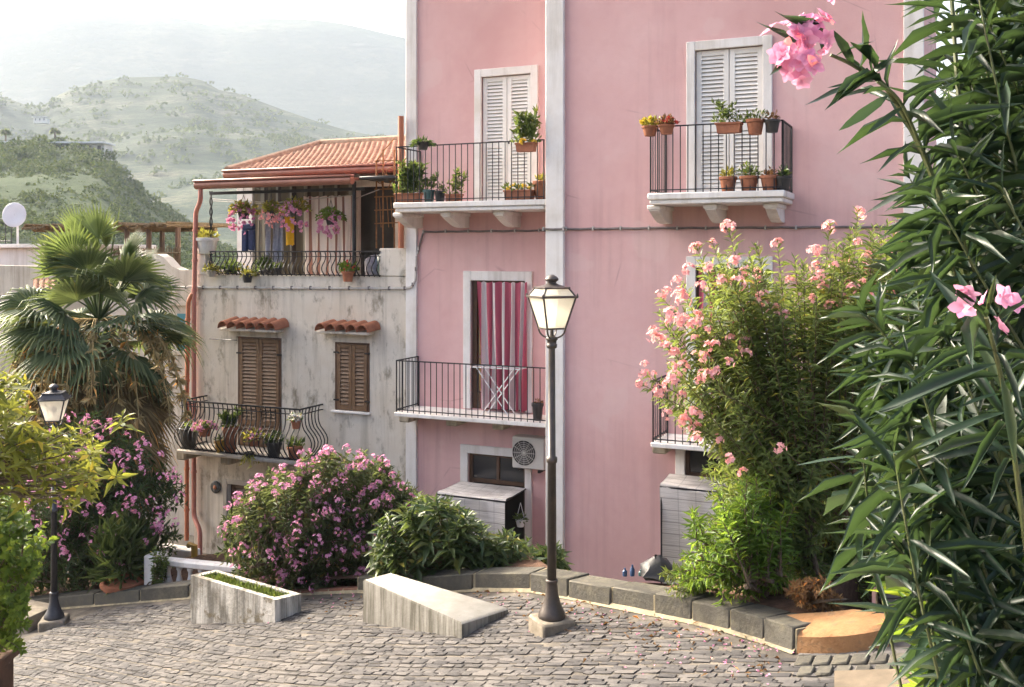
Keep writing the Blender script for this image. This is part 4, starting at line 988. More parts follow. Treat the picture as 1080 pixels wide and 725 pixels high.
# ================================================================== LAMPS
GL = NM("frosted_lamp_glass"); GL.b.inputs["Base Color"].default_value = (.82, .78, .68, 1); GL.b.inputs["Roughness"].default_value = .35
tr = GL.n("BsdfTranslucent"); tr.inputs[0].default_value = (.90, .87, .78, 1); tp = GL.n("BsdfTransparent"); mx = GL.n("MixShader"); mx.inputs[0].default_value = .55; mx2 = GL.n("MixShader"); mx2.inputs[0].default_value = .22
GL.l(GL.b.outputs[0], mx.inputs[1]); GL.l(tr.outputs[0], mx.inputs[2]); GL.l(mx.outputs[0], mx2.inputs[1]); GL.l(tp.outputs[0], mx2.inputs[2]); GL.l(mx2.outputs[0], GL.out.inputs[0])
BU = NM("lit_bulb"); BU.b.inputs["Emission Color"].default_value = (1, .80, .45, 1); BU.b.inputs["Emission Strength"].default_value = .9
lampmat = simple("lamp_iron_brown", (.085, .068, .058), (.05, .042, .038), .42, .3, 10, .2)
lampmat2 = simple("lamp_iron_grey", (.060, .060, .066), (.035, .035, .042), .45, .3, 10, .2)
plinth_m = simple("lamp_plinth_stone", (.26, .225, .18), (.15, .13, .10), .9, 0, 9, .5)
def lamp(label, x, y, Ht, rotz, mat, glass_hood, bulb):
    z0 = road_z(x, y); s = Ht / 3.41
    t = thing("street_lamp", label, "street lamp", (x, y, z0), group="old style street lamps")
    T = lambda: Matrix.Translation((x, y, z0)) @ Matrix.Rotation(rotz, 4, 'Z') @ Matrix.Scale(s, 4)
    m = MB(); m.bbox(-.175, .175, -.175, .175, -.12, .115, .02, 0, T()); m.build("plinth", plinth_m, t)
    m = MB(); m.lathe([(.128, .10), (.134, .125), (.128, .16), (.105, .20), (.078, .27), (.062, .34), (.056, .42), (.055, .45), (.060, .455), (.060, .475), (.050, .48)], 20, m=T()); m.build("flared_base", mat, t, smooth=True)
    m = MB(); m.lathe([(.045, .48), (.041, 1.6), (.052, 1.605), (.054, 1.63), (.052, 1.655), (.037, 1.66), (.032, 2.68), (.032, 2.76)], 16, m=T()); m.build("pole", mat, t, smooth=True)
    m = MB(); m.lathe([(.036, 2.70), (.050, 2.71), (.052, 2.74), (.044, 2.745), (.046, 2.775), (.058, 2.785), (.056, 2.81), (.030, 2.815), (.018, 2.84), (.014, 2.92)], 16, m=T()); m.build("collar", mat, t, smooth=True)
    zb, zm, zt_, hb, hm_, ht = 2.895, 3.20, 3.285, .096, .172, .118
    m = MB()
    for q in range(4):
        a = math.pi / 4 + q * math.pi / 2; c, n_ = math.cos(a), math.sin(a); k = math.sqrt(2)
        P = [Vector((.02 * c, .02 * n_, 2.80))] + [Vector(((.02 + (hb * k - .02) * math.sin(w_ * math.pi / 2)) * c, (.02 + (hb * k - .02) * math.sin(w_ * math.pi / 2)) * n_, 2.80 + .095 * (1 - math.cos(w_ * math.pi / 2)))) for w_ in np.linspace(.2, 1, 6)]
        m.tube([T() @ p for p in P], .009 * s, 5)
    m.build("scroll_bracket", mat, t)
    m = MB(); cor = [(1, 1), (-1, 1), (-1, -1), (1, -1)]
    for i in range(4):
        (sx, sy), (ex, ey) = cor[i], cor[(i + 1) % 4]
        m.tube([T() @ Vector((sx * hb, sy * hb, zb)), T() @ Vector((sx * hm_, sy * hm_, zm))], .010 * s, 5)
        m.tube([T() @ Vector((sx * hb, sy * hb, zb)), T() @ Vector((ex * hb, ey * hb, zb))], .010 * s, 5)
        m.tube([T() @ Vector((sx * hm_ * 1.06, sy * hm_ * 1.06, zm)), T() @ Vector((ex * hm_ * 1.06, ey * hm_ * 1.06, zm))], .013 * s, 5)
        m.tube([T() @ Vector((sx * hm_, sy * hm_, zm)), T() @ Vector((sx * ht, sy * ht, zt_))], .010 * s, 5)
        m.tube([T() @ Vector((sx * ht * 1.08, sy * ht * 1.08, zt_)), T() @ Vector((ex * ht * 1.08, ey * ht * 1.08, zt_))], .011 * s, 5)
        m.lathe([(.012, 0), (.010, .02), (.002, .035)], 6, m=T() @ Matrix.Translation((sx * hm_ * 1.06, sy * hm_ * 1.06, zm)))
    m.build("lantern_frame", mat, t)
    for i in range(4):
        (sx, sy), (ex, ey) = cor[i], cor[(i + 1) % 4]; g = MB(); e = .985
        g.add([tuple(T() @ Vector(p)) for p in ((sx * hb * e, sy * hb * e, zb), (ex * hb * e, ey * hb * e, zb), (ex * hm_ * e, ey * hm_ * e, zm), (sx * hm_ * e, sy * hm_ * e, zm))], [(0, 1, 2, 3)])
        if glass_hood: g.add([tuple(T() @ Vector(p)) for p in ((sx * hm_ * e, sy * hm_ * e, zm + .004), (ex * hm_ * e, ey * hm_ * e, zm + .004), (ex * ht * e, ey * ht * e, zt_), (sx * ht * e, sy * ht * e, zt_))], [(0, 1, 2, 3)])
        g.build("glass_pane", GL.m, t)
    m = MB(); k = math.sqrt(2)
    if not glass_hood: m.lathe([(hm_ * k * 1.05, zm + .012), (ht * k, zt_)], 4, m=T(), a0=math.pi / 4)
    m.lathe([(ht * k * .98, zt_ + .002), (.07, zt_ + .03), (.05, zt_ + .042)], 4 if not glass_hood else 12, m=T(), a0=math.pi / 4)
    m.lathe([(.045, zt_ + .03), (.045, zt_ + .06), (.062, zt_ + .068), (.066, zt_ + .085), (.052, zt_ + .105), (.025, zt_ + .12), (.012, zt_ + .126)], 14, m=T()); m.build("lantern_cap", mat, t)
    m = MB(); m.lathe([(.014, zb), (.016, zb + .06), (.03, zb + .10), (.034, zb + .15), (.022, zb + .20), (.004, zb + .215)], 10, m=T()); m.build("bulb", BU.m if bulb else MT['dish'], t, smooth=True)
lp = on_road(582, 663.5)
lamp("brown iron street lamp with glowing cream lantern in front of the pink house", lp.x, lp.y, (lp.y) * (663.5 - 290) / FPX, R(24), lampmat, True, True)
lp2 = on_road(57, 660)
lamp("grey iron street lamp with dark hooded lantern behind the yellow green loquat", lp2.x, lp2.y, lp2.y * (660 - 405) / FPX, R(12), lampmat2, False, False)
# small badge on the near lamp's base, part of that lamp is its paint scar
# ================================================================== STREET BLOCKS
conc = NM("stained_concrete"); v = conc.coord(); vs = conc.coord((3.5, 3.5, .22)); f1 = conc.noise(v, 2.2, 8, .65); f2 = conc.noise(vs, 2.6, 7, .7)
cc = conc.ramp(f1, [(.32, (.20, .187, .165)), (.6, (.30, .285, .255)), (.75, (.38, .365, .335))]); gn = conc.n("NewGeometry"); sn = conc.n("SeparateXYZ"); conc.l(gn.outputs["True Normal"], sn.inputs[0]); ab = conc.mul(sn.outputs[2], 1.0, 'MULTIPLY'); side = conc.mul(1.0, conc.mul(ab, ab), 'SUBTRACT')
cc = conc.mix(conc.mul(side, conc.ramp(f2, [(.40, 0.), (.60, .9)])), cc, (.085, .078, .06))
cc = conc.mix(conc.ramp(conc.noise(v, 5, 7, .7), [(.58, 0.), (.70, .4)]), cc, (.13, .10, .045))
conc.color(cc); conc.b.inputs["Roughness"].default_value = .9; conc.bump(conc.noise(v, 28, 6), .3, .015)
def wedge(m, A, B_, C_, D_, zt, b_=.012):
    """level-topped block on the slope: A,B front-left/right foot, C,D back"""
    P = [Vector(p) for p in (A, B_, C_, D_)]; V = [(p.x, p.y, p.z - .1) for p in P] + [(p.x, p.y, zt - .02) for p in P]
    c = sum(P, Vector()) / 4; V += [(p.x + (c.x - p.x) * .03, p.y + (c.y - p.y) * .03, zt) for p in P]
    m.add(V, [(0, 1, 5, 4), (1, 2, 6, 5), (2, 3, 7, 6), (3, 0, 4, 7), (4, 5, 9, 8), (5, 6, 10, 9), (6, 7, 11, 10), (7, 4, 8, 11), (8, 9, 10, 11)])
A = on_road(383, 657); B_ = on_road(487, 673.5); e = (B_ - A); e.z = 0; e.normalize(); s = Vector((-e.y, e.x, 0)); s = s if s.y > 0 else -s
zt = -(612 - HZ) / FPX * A.y; zt2 = -(656 - HZ) / FPX * B_.y; print("bench tops", zt, zt2)
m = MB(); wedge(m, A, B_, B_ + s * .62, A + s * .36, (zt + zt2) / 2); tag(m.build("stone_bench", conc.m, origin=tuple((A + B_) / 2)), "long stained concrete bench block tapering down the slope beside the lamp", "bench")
A = on_road(201, 658); B_ = on_road(290, 657.5); e = (B_ - A); e.z = 0; e.normalize(); s = Vector((-e.y, e.x, 0)); s = s if s.y > 0 else -s
zt = -4.205; D = A + Vector((.27, .22, 0)); C_ = B_ + Vector((.27, .22, 0))
pl = thing("concrete_planter", "white stained concrete planter with grass in front of the pink oleander", "planter", tuple((A + B_) / 2))
conc2 = NM("whitewashed_concrete"); v = conc2.coord(); vs = conc2.coord((3, 3, .3)); f1 = conc2.noise(v, 1.7, 8, .65)
cc = conc2.ramp(f1, [(.36, (.30, .27, .22)), (.5, (.58, .55, .49)), (.75, (.66, .63, .58))]); cc = conc2.mix(conc2.ramp(conc2.noise(vs, 2.4, 7, .7), [(.44, 0.), (.62, .85)]), cc, (.12, .11, .09))
cc = conc2.mix(conc2.ramp(conc2.noise(v, 3.1, 7, .7), [(.54, 0.), (.62, .8)]), cc, (.14, .11, .06)); conc2.color(cc); conc2.b.inputs["Roughness"].default_value = .9; conc2.bump(conc2.noise(v, 28, 6), .5, .02)
m = MB(); P = [A, B_, C_, D]; c = sum(P, Vector()) / 4
O0 = [(p.x, p.y, p.z - .15) for p in P]; O1 = [(p.x, p.y, zt) for p in P]; I1 = [tuple((A.lerp(B_, a_)).lerp(D.lerp(C_, a_), b_2).xy) + (zt,) for a_, b_2 in ((.06, .2), (.94, .2), (.94, .8), (.06, .8))]; I0 = [(x, y, zt - .12) for x, y, z in I1]
m.add(O0 + O1 + I1 + I0, [(i, (i + 1) % 4, (i + 1) % 4 + 4, i + 4) for i in range(4)] + [(i + 4, (i + 1) % 4 + 4, (i + 1) % 4 + 8, i + 8) for i in range(4)] + [(i + 8, (i + 1) % 4 + 8, (i + 1) % 4 + 12, i + 12) for i in range(4)])
m.build("trough", conc2.m, pl)
m = MB(); m.add([(x, y, z + .06) for x, y, z in I0], [(0, 1, 2, 3)]); m.build("soil", MT['soil'], pl)
m = MB(); q = RNG.uniform(0, 1, (1500, 2)); I = [np.array(p) for p in I1]
P_ = (I[0] * (1 - q[:, :1]) + I[1] * q[:, :1]) * (1 - q[:, 1:]) + (I[3] * (1 - q[:, :1]) + I[2] * q[:, :1]) * q[:, 1:]; P_[:, 2] = zt - .06
dd = unit(np.stack([RNG.normal(0, .5, 1500), RNG.normal(0, .5, 1500), np.ones(1500)], 1)); m.leaves(P_, dd, rand_dirs(1500), RNG.uniform(.035, .10, 1500), .012, 'lo'); o = m.build("grass", MT['grass'], pl); o['kind'] = 'stuff'
# stone block at far left
A = on_road(-14, 673); B_ = on_road(29, 668); s = Vector((.3, .9, 0)).normalized(); m = MB(); wedge(m, A, B_, B_ + s * .6, A + s * .6, B_.z + .22)
tag(m.build("stone_block", plinth_m, origin=tuple((A + B_) / 2)), "low grey stone block at the left kerb near the grey lamp", "stone block")
# ochre painted kerb end, curved
MT['ochre'] = NM("ochre_painted_stone"); k = MT['ochre']; v = k.coord(); f = k.noise(v, 4, 8, .7)
k.color(k.mix(k.ramp(k.noise(v, 9, 6), [(.55, 0.), (.7, .7)]), k.ramp(f, [(.3, (.22, .11, .048)), (.6, (.33, .185, .09))]), (.16, .11, .07))); k.b.inputs["Roughness"].default_value = .85; k.bump(k.noise(v, 26, 6), .6, .02)
m = MB(); pts = [on_road(840, 690), on_road(866, 691), on_road(892, 690), on_road(916, 687), on_road(938, 682)]
inn = [p + Vector((.02, .42, 0)) for p in pts]; inn[-1] = pts[-1] + Vector((.05, .22, 0))
V = []
for p, q in zip(pts, inn): V += [(p.x, p.y, p.z - .05), (p.x + RNG.normal(0, .01), p.y, p.z + .135), (p.x + .01, p.y + .035, p.z + .165 + RNG.normal(0, .008)), (q.x, q.y - .03, q.z + .17 + RNG.normal(0, .008)), (q.x, q.y, q.z + .14), (q.x, q.y, q.z - .05)]
fs = [(i * 6 + j, (i + 1) * 6 + j, (i + 1) * 6 + j + 1, i * 6 + j + 1) for i in range(4) for j in range(5)] + [tuple(range(6)), tuple(range(24, 30))[::-1]]
m.add(V, fs); tag(fix_normals(m.build("kerb_stone", k.m, origin=tuple(pts[2]))), "curved ochre painted stone ending the kerb at the oleander bed", "kerb stone")
# brick course in front of it and pale slab
m = MB(); a = on_road(842, 694); b2 = on_road(960, 691)
for i in range(6):
    p = a.lerp(b2, (i + .03) / 6); q = a.lerp(b2, (i + .95) / 6); e = (q - p); L = e.length; e.normalize(); s = Vector((-e.y, e.x, 0))
    if s.y > 0: s = -s
    M = Matrix(((e.x, s.x, 0, p.x), (e.y, s.y, 0, p.y), (e.z, s.x * .239 - s.y * .039, 1, p.z), (0, 0, 0, 1))); m.bbox(0, L, .02, .17, -.02, .03, .012, 0, M)
    m.bbox(.06, L + .05, .20, .34, -.02, .026, .012, 0, M)
tag(m.build("stone_step", km.m), kind='structure')
m = MB(); P = [on_road(880, 712), on_road(1010, 708), on_road(1090, 760), on_road(880, 760)]; m.add([(p.x, p.y, p.z + .03) for p in P], [(0, 1, 2, 3)][::1])
tag(m.build("sandy_path", simple("pale_sandstone", (.17, .135, .10), (.11, .09, .068), .95, 0, 5, .5)), kind='structure')
# rough dark wall right of the bed
m = MB(); 
stone_w = NM("rubble_wall"); v = stone_w.coord((1, 1, 1.6)); vo = stone_w.n("TexVoronoi", Scale=3.2, feature='F1'); stone_w.l(v, vo.inputs["Vector"])
stone_w.color(stone_w.ramp(vo.outputs["Distance"], [(.1, (.20, .155, .125)), (.5, (.14, .11, .09)), (.7, (.06, .05, .04))])); stone_w.b.inputs["Roughness"].default_value = .9; stone_w.bump(vo.outputs["Distance"], -.8, .05)
m.bbox(3.55, 9.4, 9.35, 9.75, -3.6, -1.75, .03); tag(m.build("garden_wall", stone_w.m, origin=(6.5, 9.5, -3)), "rough brown stone wall glimpsed behind the nearest oleander", "wall")
m = MB(); m.bbox(3.55, 3.72, 8.75, 8.92, -3.3, -1.5, .01); tag(m.build("wooden_post", MT['orangepipe'], origin=(3.63, 8.83, -3.2)), "reddish upright post behind the nearest oleander", "post")
# fallen petals and dry leaves along the kerb and under the bushes
rn = np.random.default_rng(77); P = []
for i in range(420):
    a = rn.integers(4, len(KERB) - 1); t = rn.random(); p = KERB[a].lerp(KERB[a + 1], t); off = abs(rn.normal(0, .35)) + .02
    x, y = p.x - off * .55, p.y - off * .83; P.append((x, y, road_z(x, y) + .017))
P = np.array(P); dd = rand_dirs(len(P), rn); dd[:, 2] = dd[:, 2] * .12 + .05
for nm, sl, mt, L_, W_ in (("fallen_petals", slice(0, 210), 'fl_pink', .028, .02), ("fallen_leaves", slice(210, 420), 'dryleaf', .07, .014)):
    m = MB(); m.leaves(P[sl], dd[sl], np.tile((0, 0, 1.), (210, 1)) + rand_dirs(210, rn) * .3, rn.uniform(.6, 1.2, 210) * L_, W_, 'lo'); tag(m.build(nm, MT[mt]), kind='stuff', label="dry leaves and petals scattered along the kerb" if 'l' == nm[7] else "pink petals scattered on the cobbles")
# balustrade at the left
bl = thing("balustrade", "white stone balustrade with round balusters behind the left kerb", "balustrade", (-5.4, 15.3, -5.2))
ba, bb = Vector((-5.38, 15.35, -4.70)), Vector((-2.6, 14.55, -4.70)); e = (bb - ba).normalized(); s = Vector((-e.y, e.x, 0)); M = Matrix(((e.x, s.x, 0, ba.x), (e.y, s.y, 0, ba.y), (0, 0, 1, ba.z), (0, 0, 0, 1))); L = (bb - ba).length
m = MB(); m.bbox(-.1, L, -.09, .09, -.10, .0, .02, 0, M); m.build("top_rail", MT['whitetrim'], bl)
m = MB(); m.bbox(-.12, L, -.10, .10, -.66, -.55, .015, 0, M); m.build("base_rail", MT['whitetrim'], bl)
m = MB(); m.bbox(-.26, -.06, -.13, .13, -.66, .05, .02, 0, M); m.build("end_post", MT['whitetrim'], bl)
for i in range(12):
    m = MB(); m.lathe([(.05, -.548), (.05, -.52), (.03, -.50), (.055, -.42), (.06, -.36), (.03, -.24), (.028, -.18), (.045, -.15), (.05, -.103)], 12, m=M @ Matrix.Translation((.10 + i * .19, 0, 0))); m.build("baluster", MT['whitetrim'], bl, smooth=True)
# odds at the cream house's foot
m = MB(); u0, u1 = FU(168, -2.2), FU(206, -2.2); z1 = FZ(190, 578, -2.2); m.bbox(u0, u1, -2.3, -2.05, BASE, z1, .02); tag(m.build("low_wall", MT['whitetrim'], frame=H, origin=((u0 + u1) / 2, -2.2, BASE)), "low white wall at the foot of the cream house", "wall")
m = MB(); p = pz(199, 575, -2.4); q = pz(205, 576, -2.4); m.tube([p, q, (q[0], q[1], q[2] - .4)], .06, 8); tag(m.build("yellow_pipe", MT['yellowpipe'], frame=H, origin=p), "short bent yellow pipe on the low white wall", "pipe")
m = MB(); p = pz(248, 592, -1.2); m.lathe([(.45, -.45), (.52, .0), (.50, .0), (.44, -.4)], 18, c=p); tag(m.build("blue_tub", MT['blue'], frame=H, origin=(p[0], p[1], p[2] - .45), smooth=True), "dark blue plastic tub beside the cream house door", "tub")
# bag and bottles behind the kerb
kb = on_road(686, 640); m = MB(); c = Vector((kb.x + .12, kb.y + .34, kb.z + .25))
prof = [(.10, -.07), (.17, -.068), (.19, -.03), (.15, .03), (.10, .08), (.05, .12), (.015, .135)]
m.lathe([(r, z) for r, z in prof], 13, c=c); m.v[0] += RNG.normal(0, .012, m.v[0].shape); tag(m.build("plastic_bag", MT['bag'], origin=tuple(c - Vector((0, 0, .06)))), "knotted black plastic bag lying behind the kerb", "bag")
for i, (px, lab, mt) in enumerate(((651, "small blue bottle standing on the kerb before the pink wall", 'blue'), (659, "taller blue bottle standing on the kerb before the pink wall", 'blue'), (668, "short teal bottle standing on the kerb before the pink wall", 'teal'))):
    p = on_road(px, 639); c = Vector((p.x + .1, p.y + .22, p.z + .22)); m = MB(); h = (.08, .11, .06)[i]
    m.lathe([(.022, 0), (.024, .01), (.024, h * .6), (.010, h * .8), (.010, h)], 10, c=c); tag(m.build("bottle", MT[mt], origin=tuple(c)), lab, "bottle", "bottles on the kerb")


# ================================================================== PLANTS
def in_poly(x, y, P):
    c = False; j = len(P) - 1
    for i in range(len(P)):
        if (P[i][1] > y) != (P[j][1] > y) and x < (P[j][0] - P[i][0]) * (y - P[i][1]) / (P[j][1] - P[i][1]) + P[i][0]: c = not c
        j = i
    return c
def fill(poly, n, Y, dY, rng, bulge=True):
    """n points inside an outline seen at depth Y, rounded in depth like a crown"""
    xs = [p[0] for p in poly]; ys = [p[1] for p in poly]; cx, cy = sum(xs) / len(xs), sum(ys) / len(ys); sx, sy = (max(xs) - min(xs)) / 2, (max(ys) - min(ys)) / 2; out = []
    while len(out) < n:
        x, y = rng.uniform(min(xs), max(xs)), rng.uniform(min(ys), max(ys))
        if not in_poly(x, y, poly): continue
        q = max(0, 1 - ((x - cx) / sx) ** 2 * .8 - ((y - cy) / sy) ** 2 * .5) ** .5 if bulge else 1
        d = Y + dY * (q + .12) * (-1 if rng.random() < .68 else 1) * rng.uniform(.25, 1)
        out.append(tuple(at(x, y, d)))
    return np.array(out)
def bez(a, b, c, t):
    t = np.asarray(t)[:, None]; return a * (1 - t) ** 2 + 2 * b * t * (1 - t) + c * t ** 2
def oleander_leaves(m, curves, llen, spacing, L, Wd, kind, rng, ang=(48, 80), droop=.15, whorl=3, taper=True):
    P, D, U, LL = [], [], [], []
    for c in curves:
        seg = np.linalg.norm(np.diff(c, axis=0), axis=1); cum = np.concatenate([[0], np.cumsum(seg)]); tot = cum[-1]
        s_ = tot; ph = rng.uniform(0, 6)
        while s_ > max(0, tot - llen):
            i = min(len(seg) - 1, max(0, np.searchsorted(cum, s_) - 1)); p = c[i] + (c[i + 1] - c[i]) * ((s_ - cum[i]) / max(seg[i], 1e-6)); t = (c[i + 1] - c[i]) / max(seg[i], 1e-6)
            a = np.cross(t, (0, 0, 1.)); a = a / max(np.linalg.norm(a), 1e-6); b_ = np.cross(t, a); near = (tot - s_) / max(llen, 1e-6)
            for w_ in range(whorl):
                q = ph + w_ * 2 * math.pi / whorl + rng.normal(0, .25); an = R(rng.uniform(*ang) * (.35 + .65 * min(1, near * 3.5 + .15)))
                rad = a * math.cos(q) + b_ * math.sin(q); d = t * math.cos(an) + rad * math.sin(an) + np.array((0, 0, -.10))
                P.append(p); D.append(d); U.append(t * math.sin(an) - rad * math.cos(an) + rng.normal(0, .25, 3)); LL.append(L * rng.uniform(.62, 1.15) * (.55 + .45 * min(1, near * 4 + .1)))
            ph += 1.05; s_ -= spacing * rng.uniform(.7, 1.3)
    LL = np.array(LL); m.leaves(P, D, U, LL, Wd * LL / L * rng.uniform(.85, 1.15, len(LL)), kind, droop, .10); return m
def flower_mesh(m, c, nf, rad, pl, rng, face=None, kind='lo'):
    P, D, U, LL = [], [], [], []
    dd = rand_dirs(nf, rng)
    if face is not None: dd = unit(dd + np.asarray(face) * .9)
    for d in dd:
        p = np.asarray(c) + d * rad * rng.uniform(.55, 1); a = np.cross(d, (.3, .2, .9)); a /= np.linalg.norm(a); b_ = np.cross(d, a); ph = rng.uniform(0, 6)
        for k in range(5):
            q = ph + k * 2 * math.pi / 5; e = a * math.cos(q) + b_ * math.sin(q); P.append(p); D.append(e * .92 + d * .38); U.append(d); LL.append(pl * rng.uniform(.85, 1.1))
    m.leaves(P, D, U, LL, np.array(LL) * .82, kind, .12, .10); return m
def clusters(parent, pts, protos, limit=100, rng=RNG, mat=None, stuffgen=None):
    pts = list(pts)
    for i, p in enumerate(pts[:limit]):
        o = protos[i % len(protos)]
        if not o.get('_used'): o['_used'] = 1; c = o
        else: c = o.copy(); COL.objects.link(c)
        c.parent = parent; c.location = Vector(p) - ORG[parent]; c.rotation_euler = (rng.uniform(-.5, .5), rng.uniform(-.5, .5), rng.uniform(0, 6)); s = rng.uniform(.7, 1.25); c.scale = (s, s, s)
    if len(pts) > limit:
        m = MB()
        for p in pts[limit:]: stuffgen(m, p)
        o = m.build("flowers", mat, parent); o['kind'] = 'stuff'
def protos(n, name, mat, nf, rad, pl, rng, face=None, kind='lo'):
    out = []
    for i in range(n):
        m = MB(); flower_mesh(m, (0, 0, 0), nf + int(rng.integers(-2, 3)), rad, pl, rng, face, kind); out.append(m.build(name, mat))
    return out
def oleander(name, label, cat, base, tips, rng, L=.13, Wd=.022, llen=.6, spacing=.045, lm='ole_dark', kind='mid', trunks=5, spread=.35, fl=None, flm='fl_pink', nf=9, frad=.06, pl=.030, group=None, stem_r=.008, droop=.15, rise=.55):
    t = thing(name, label, cat, tuple(base), group); base = np.array(base); curves = []; sm_ = MB()
    bs = [base + np.array((rng.normal(0, spread * .35), rng.normal(0, spread * .35), 0)) for _ in range(trunks)]
    forks = []
    for b0 in bs:
        k = tips.mean(0) - base; f = base + k * rng.uniform(.45, .7) + np.array((*(rng.normal(0, 1, 2) * spread), 0)); forks.append((b0, f))
        c = bez(b0, b0 * .5 + f * .5 + np.array((*(rng.normal(0, .12, 2)), .1)), f, np.linspace(0, 1, 8)); sm_.tube([tuple(x) for x in c], list(np.linspace(stem_r * 4, stem_r * 2.2, 8)), 7)
    for tp in tips:
        b0, f = forks[int(np.argmin([np.linalg.norm((tp - f)[:2]) + rng.uniform(0, .5) for b0, f in forks]))]
        q = rng.uniform(.3, 1); s0 = b0 + (f - b0) * q
        if s0[2] > tp[2] - .1: s0 = b0 + (f - b0) * rng.uniform(.05, .45)
        mid = s0 * .5 + tp * .5 + np.array((0, 0, rise * abs(np.linalg.norm((tp - s0)[:2])) * .5))
        c = bez(s0, mid, tp, np.linspace(0, 1, 14)); curves.append(c); sm_.tube([tuple(x) for x in c[::2]] + [tuple(c[-1])], list(np.linspace(stem_r * 1.4, stem_r * .4, 8)), 4, caps=False)
    sm_.build("stems", MT['bark'], t)
    m = MB(); oleander_leaves(m, curves, llen, spacing, L, Wd, kind, rng, droop=droop); m.build("foliage", MT[lm], t)
    if fl is not None:
        pr = protos(4, "flower_cluster", MT[flm], nf, frad, pl, rng, (0, -.5, .6))
        clusters(t, fl, pr, 100, rng, MT[flm], lambda mm, p: flower_mesh(mm, p, nf - 2, frad, pl, rng, (0, -.5, .6)))
    return t
def pick_front(tips, n, rng, lift=.05):
    sc = tips[:, 1] * 1.0 - tips[:, 2] * .25 + rng.normal(0, .45, len(tips)); idx = np.argsort(sc)[:n]; o = tips[idx].copy(); o[:, 2] += lift; o[:, 1] -= .04; return o

g = np.random.default_rng
# big magenta pink bush
poly = [(236, 600), (228, 570), (238, 540), (262, 512), (285, 495), (318, 480), (350, 477), (380, 476), (410, 490), (436, 510), (446, 530), (432, 550), (415, 590), (398, 614), (350, 626), (300, 626), (255, 618)]
rn = g(21); tips = fill(poly, 620, 13.9, 1.15, rn); c = on_road(330, 628)
oleander("oleander_bush", "round oleander bush full of magenta pink flowers behind the concrete planter", "oleander", (c.x, 14.0, road_z(c.x, 14.0) + .1), tips, rn, L=.15, Wd=.026, llen=.42, spacing=.05, lm='ole_bush', kind='lo', trunks=9, spread=.7,
         fl=pick_front(tips, 240, rn), flm='fl_mag', nf=8, frad=.07, pl=.030)
# left dark oleander with pink flowers
poly = [(-60, 600), (-30, 500), (20, 455), (60, 440), (100, 428), (140, 448), (172, 478), (196, 515), (196, 560), (182, 600), (150, 612), (60, 640), (-60, 650)]
rn = g(22); tips = fill(poly, 560, 17.0, 1.3, rn); fp = fill([(40, 470), (60, 442), (110, 432), (150, 458), (190, 500), (188, 560), (120, 600), (40, 580), (20, 530)], 120, 15.55, .3, rn)
oleander("oleander_bush", "dark green oleander with scattered pink flowers behind the grey lamp", "oleander", (-7.0, 17.0, -5.5), tips, rn, L=.17, Wd=.034, llen=.5, spacing=.07, lm='ole_dark', kind='lo', trunks=8, spread=.9, fl=fp, flm='fl_mag', nf=7, frad=.08, pl=.034)
# salmon oleander tree in the bed
poly = [(765, 243), (742, 268), (705, 300), (692, 350), (676, 398), (686, 430), (722, 448), (742, 500), (752, 560), (790, 610), (850, 640), (920, 640), (965, 600), (975, 400), (965, 235), (930, 228), (885, 250), (850, 262), (820, 262), (790, 250)]
rn = g(23); tips = fill(poly, 640, 9.5, 1.0, rn)
extra = np.array([tuple(at(*p)) for p in ((768, 240, 9.0), (735, 262, 9.2), (752, 258, 9.0), (820, 258, 9.0), (875, 240, 9.0), (905, 225, 9.0), (697, 312, 9.1), (690, 350, 9.0), (680, 395, 9.0), (676, 405, 9.0))])
tips = np.concatenate([tips, extra]); fp = np.concatenate([fill([(740, 268), (700, 310), (686, 355), (680, 400), (685, 440), (740, 445), (770, 420), (810, 370), (880, 330), (960, 320), (960, 235), (860, 262), (790, 255)], 64, 8.75, .2, rn, False), fill([(700, 318), (684, 360), (676, 400), (686, 432), (722, 446), (748, 490), (775, 470), (760, 400), (740, 340)], 30, 8.72, .15, rn, False), extra, np.array([tuple(at(*p)) for p in ((822, 473, 8.3), (770, 484, 8.4), (785, 500, 8.4), (735, 462, 8.4))])])
oleander("oleander_tree", "tall oleander tree with salmon pink flowers in front of the pink house", "oleander", (2.75, 9.1, road_z(2.75, 9.1) + .15), tips, rn, L=.135, Wd=.027, llen=.8, spacing=.042, lm='ole_mid', kind='mid', trunks=6, spread=.40, fl=fp, flm='fl_salmon', nf=10, frad=.055, pl=.030, stem_r=.006, rise=.2)
poly = [(708, 600), (716, 570), (728, 540), (760, 512), (800, 500), (838, 520), (850, 580), (835, 636), (760, 640), (722, 618)]
rn = g(24); tips = fill(poly, 150, 8.75, .45, rn); c = on_road(775, 668)
oleander("oleander_bush", "bright green flowerless oleander shoots at the foot of the salmon oleander", "oleander", (c.x + .35, 8.75, c.z + .2), tips, rn, L=.13, Wd=.026, llen=.42, spacing=.042, lm='ole_young', kind='mid', trunks=8, spread=.35, droop=.1)
rn = g(25); tips = fill([(832, 640), (838, 615), (860, 606), (882, 612), (888, 645)], 60, 8.2, .25, rn); c = on_road(860, 688)
oleander("dry_shrub", "small dried brown shrub above the ochre kerb stone", "shrub", (c.x + .1, 8.2, c.z + .2), tips, rn, L=.07, Wd=.03, llen=.25, spacing=.03, lm='dryleaf', kind='lo', trunks=5, spread=.15, stem_r=.004)
rn = g(26); tips = fill([(690, 612), (700, 598), (740, 600), (752, 622), (715, 630)], 26, 9.1, .2, rn); c = on_road(725, 655)
oleander("oleander_sprig", "low sprig with reddish dry tips on the kerb beside the black bag", "sprig", (c.x + .2, 9.2, c.z + .2), tips, rn, L=.11, Wd=.026, llen=.25, spacing=.05, lm='ole_mid', kind='mid', trunks=3, spread=.15, stem_r=.005)
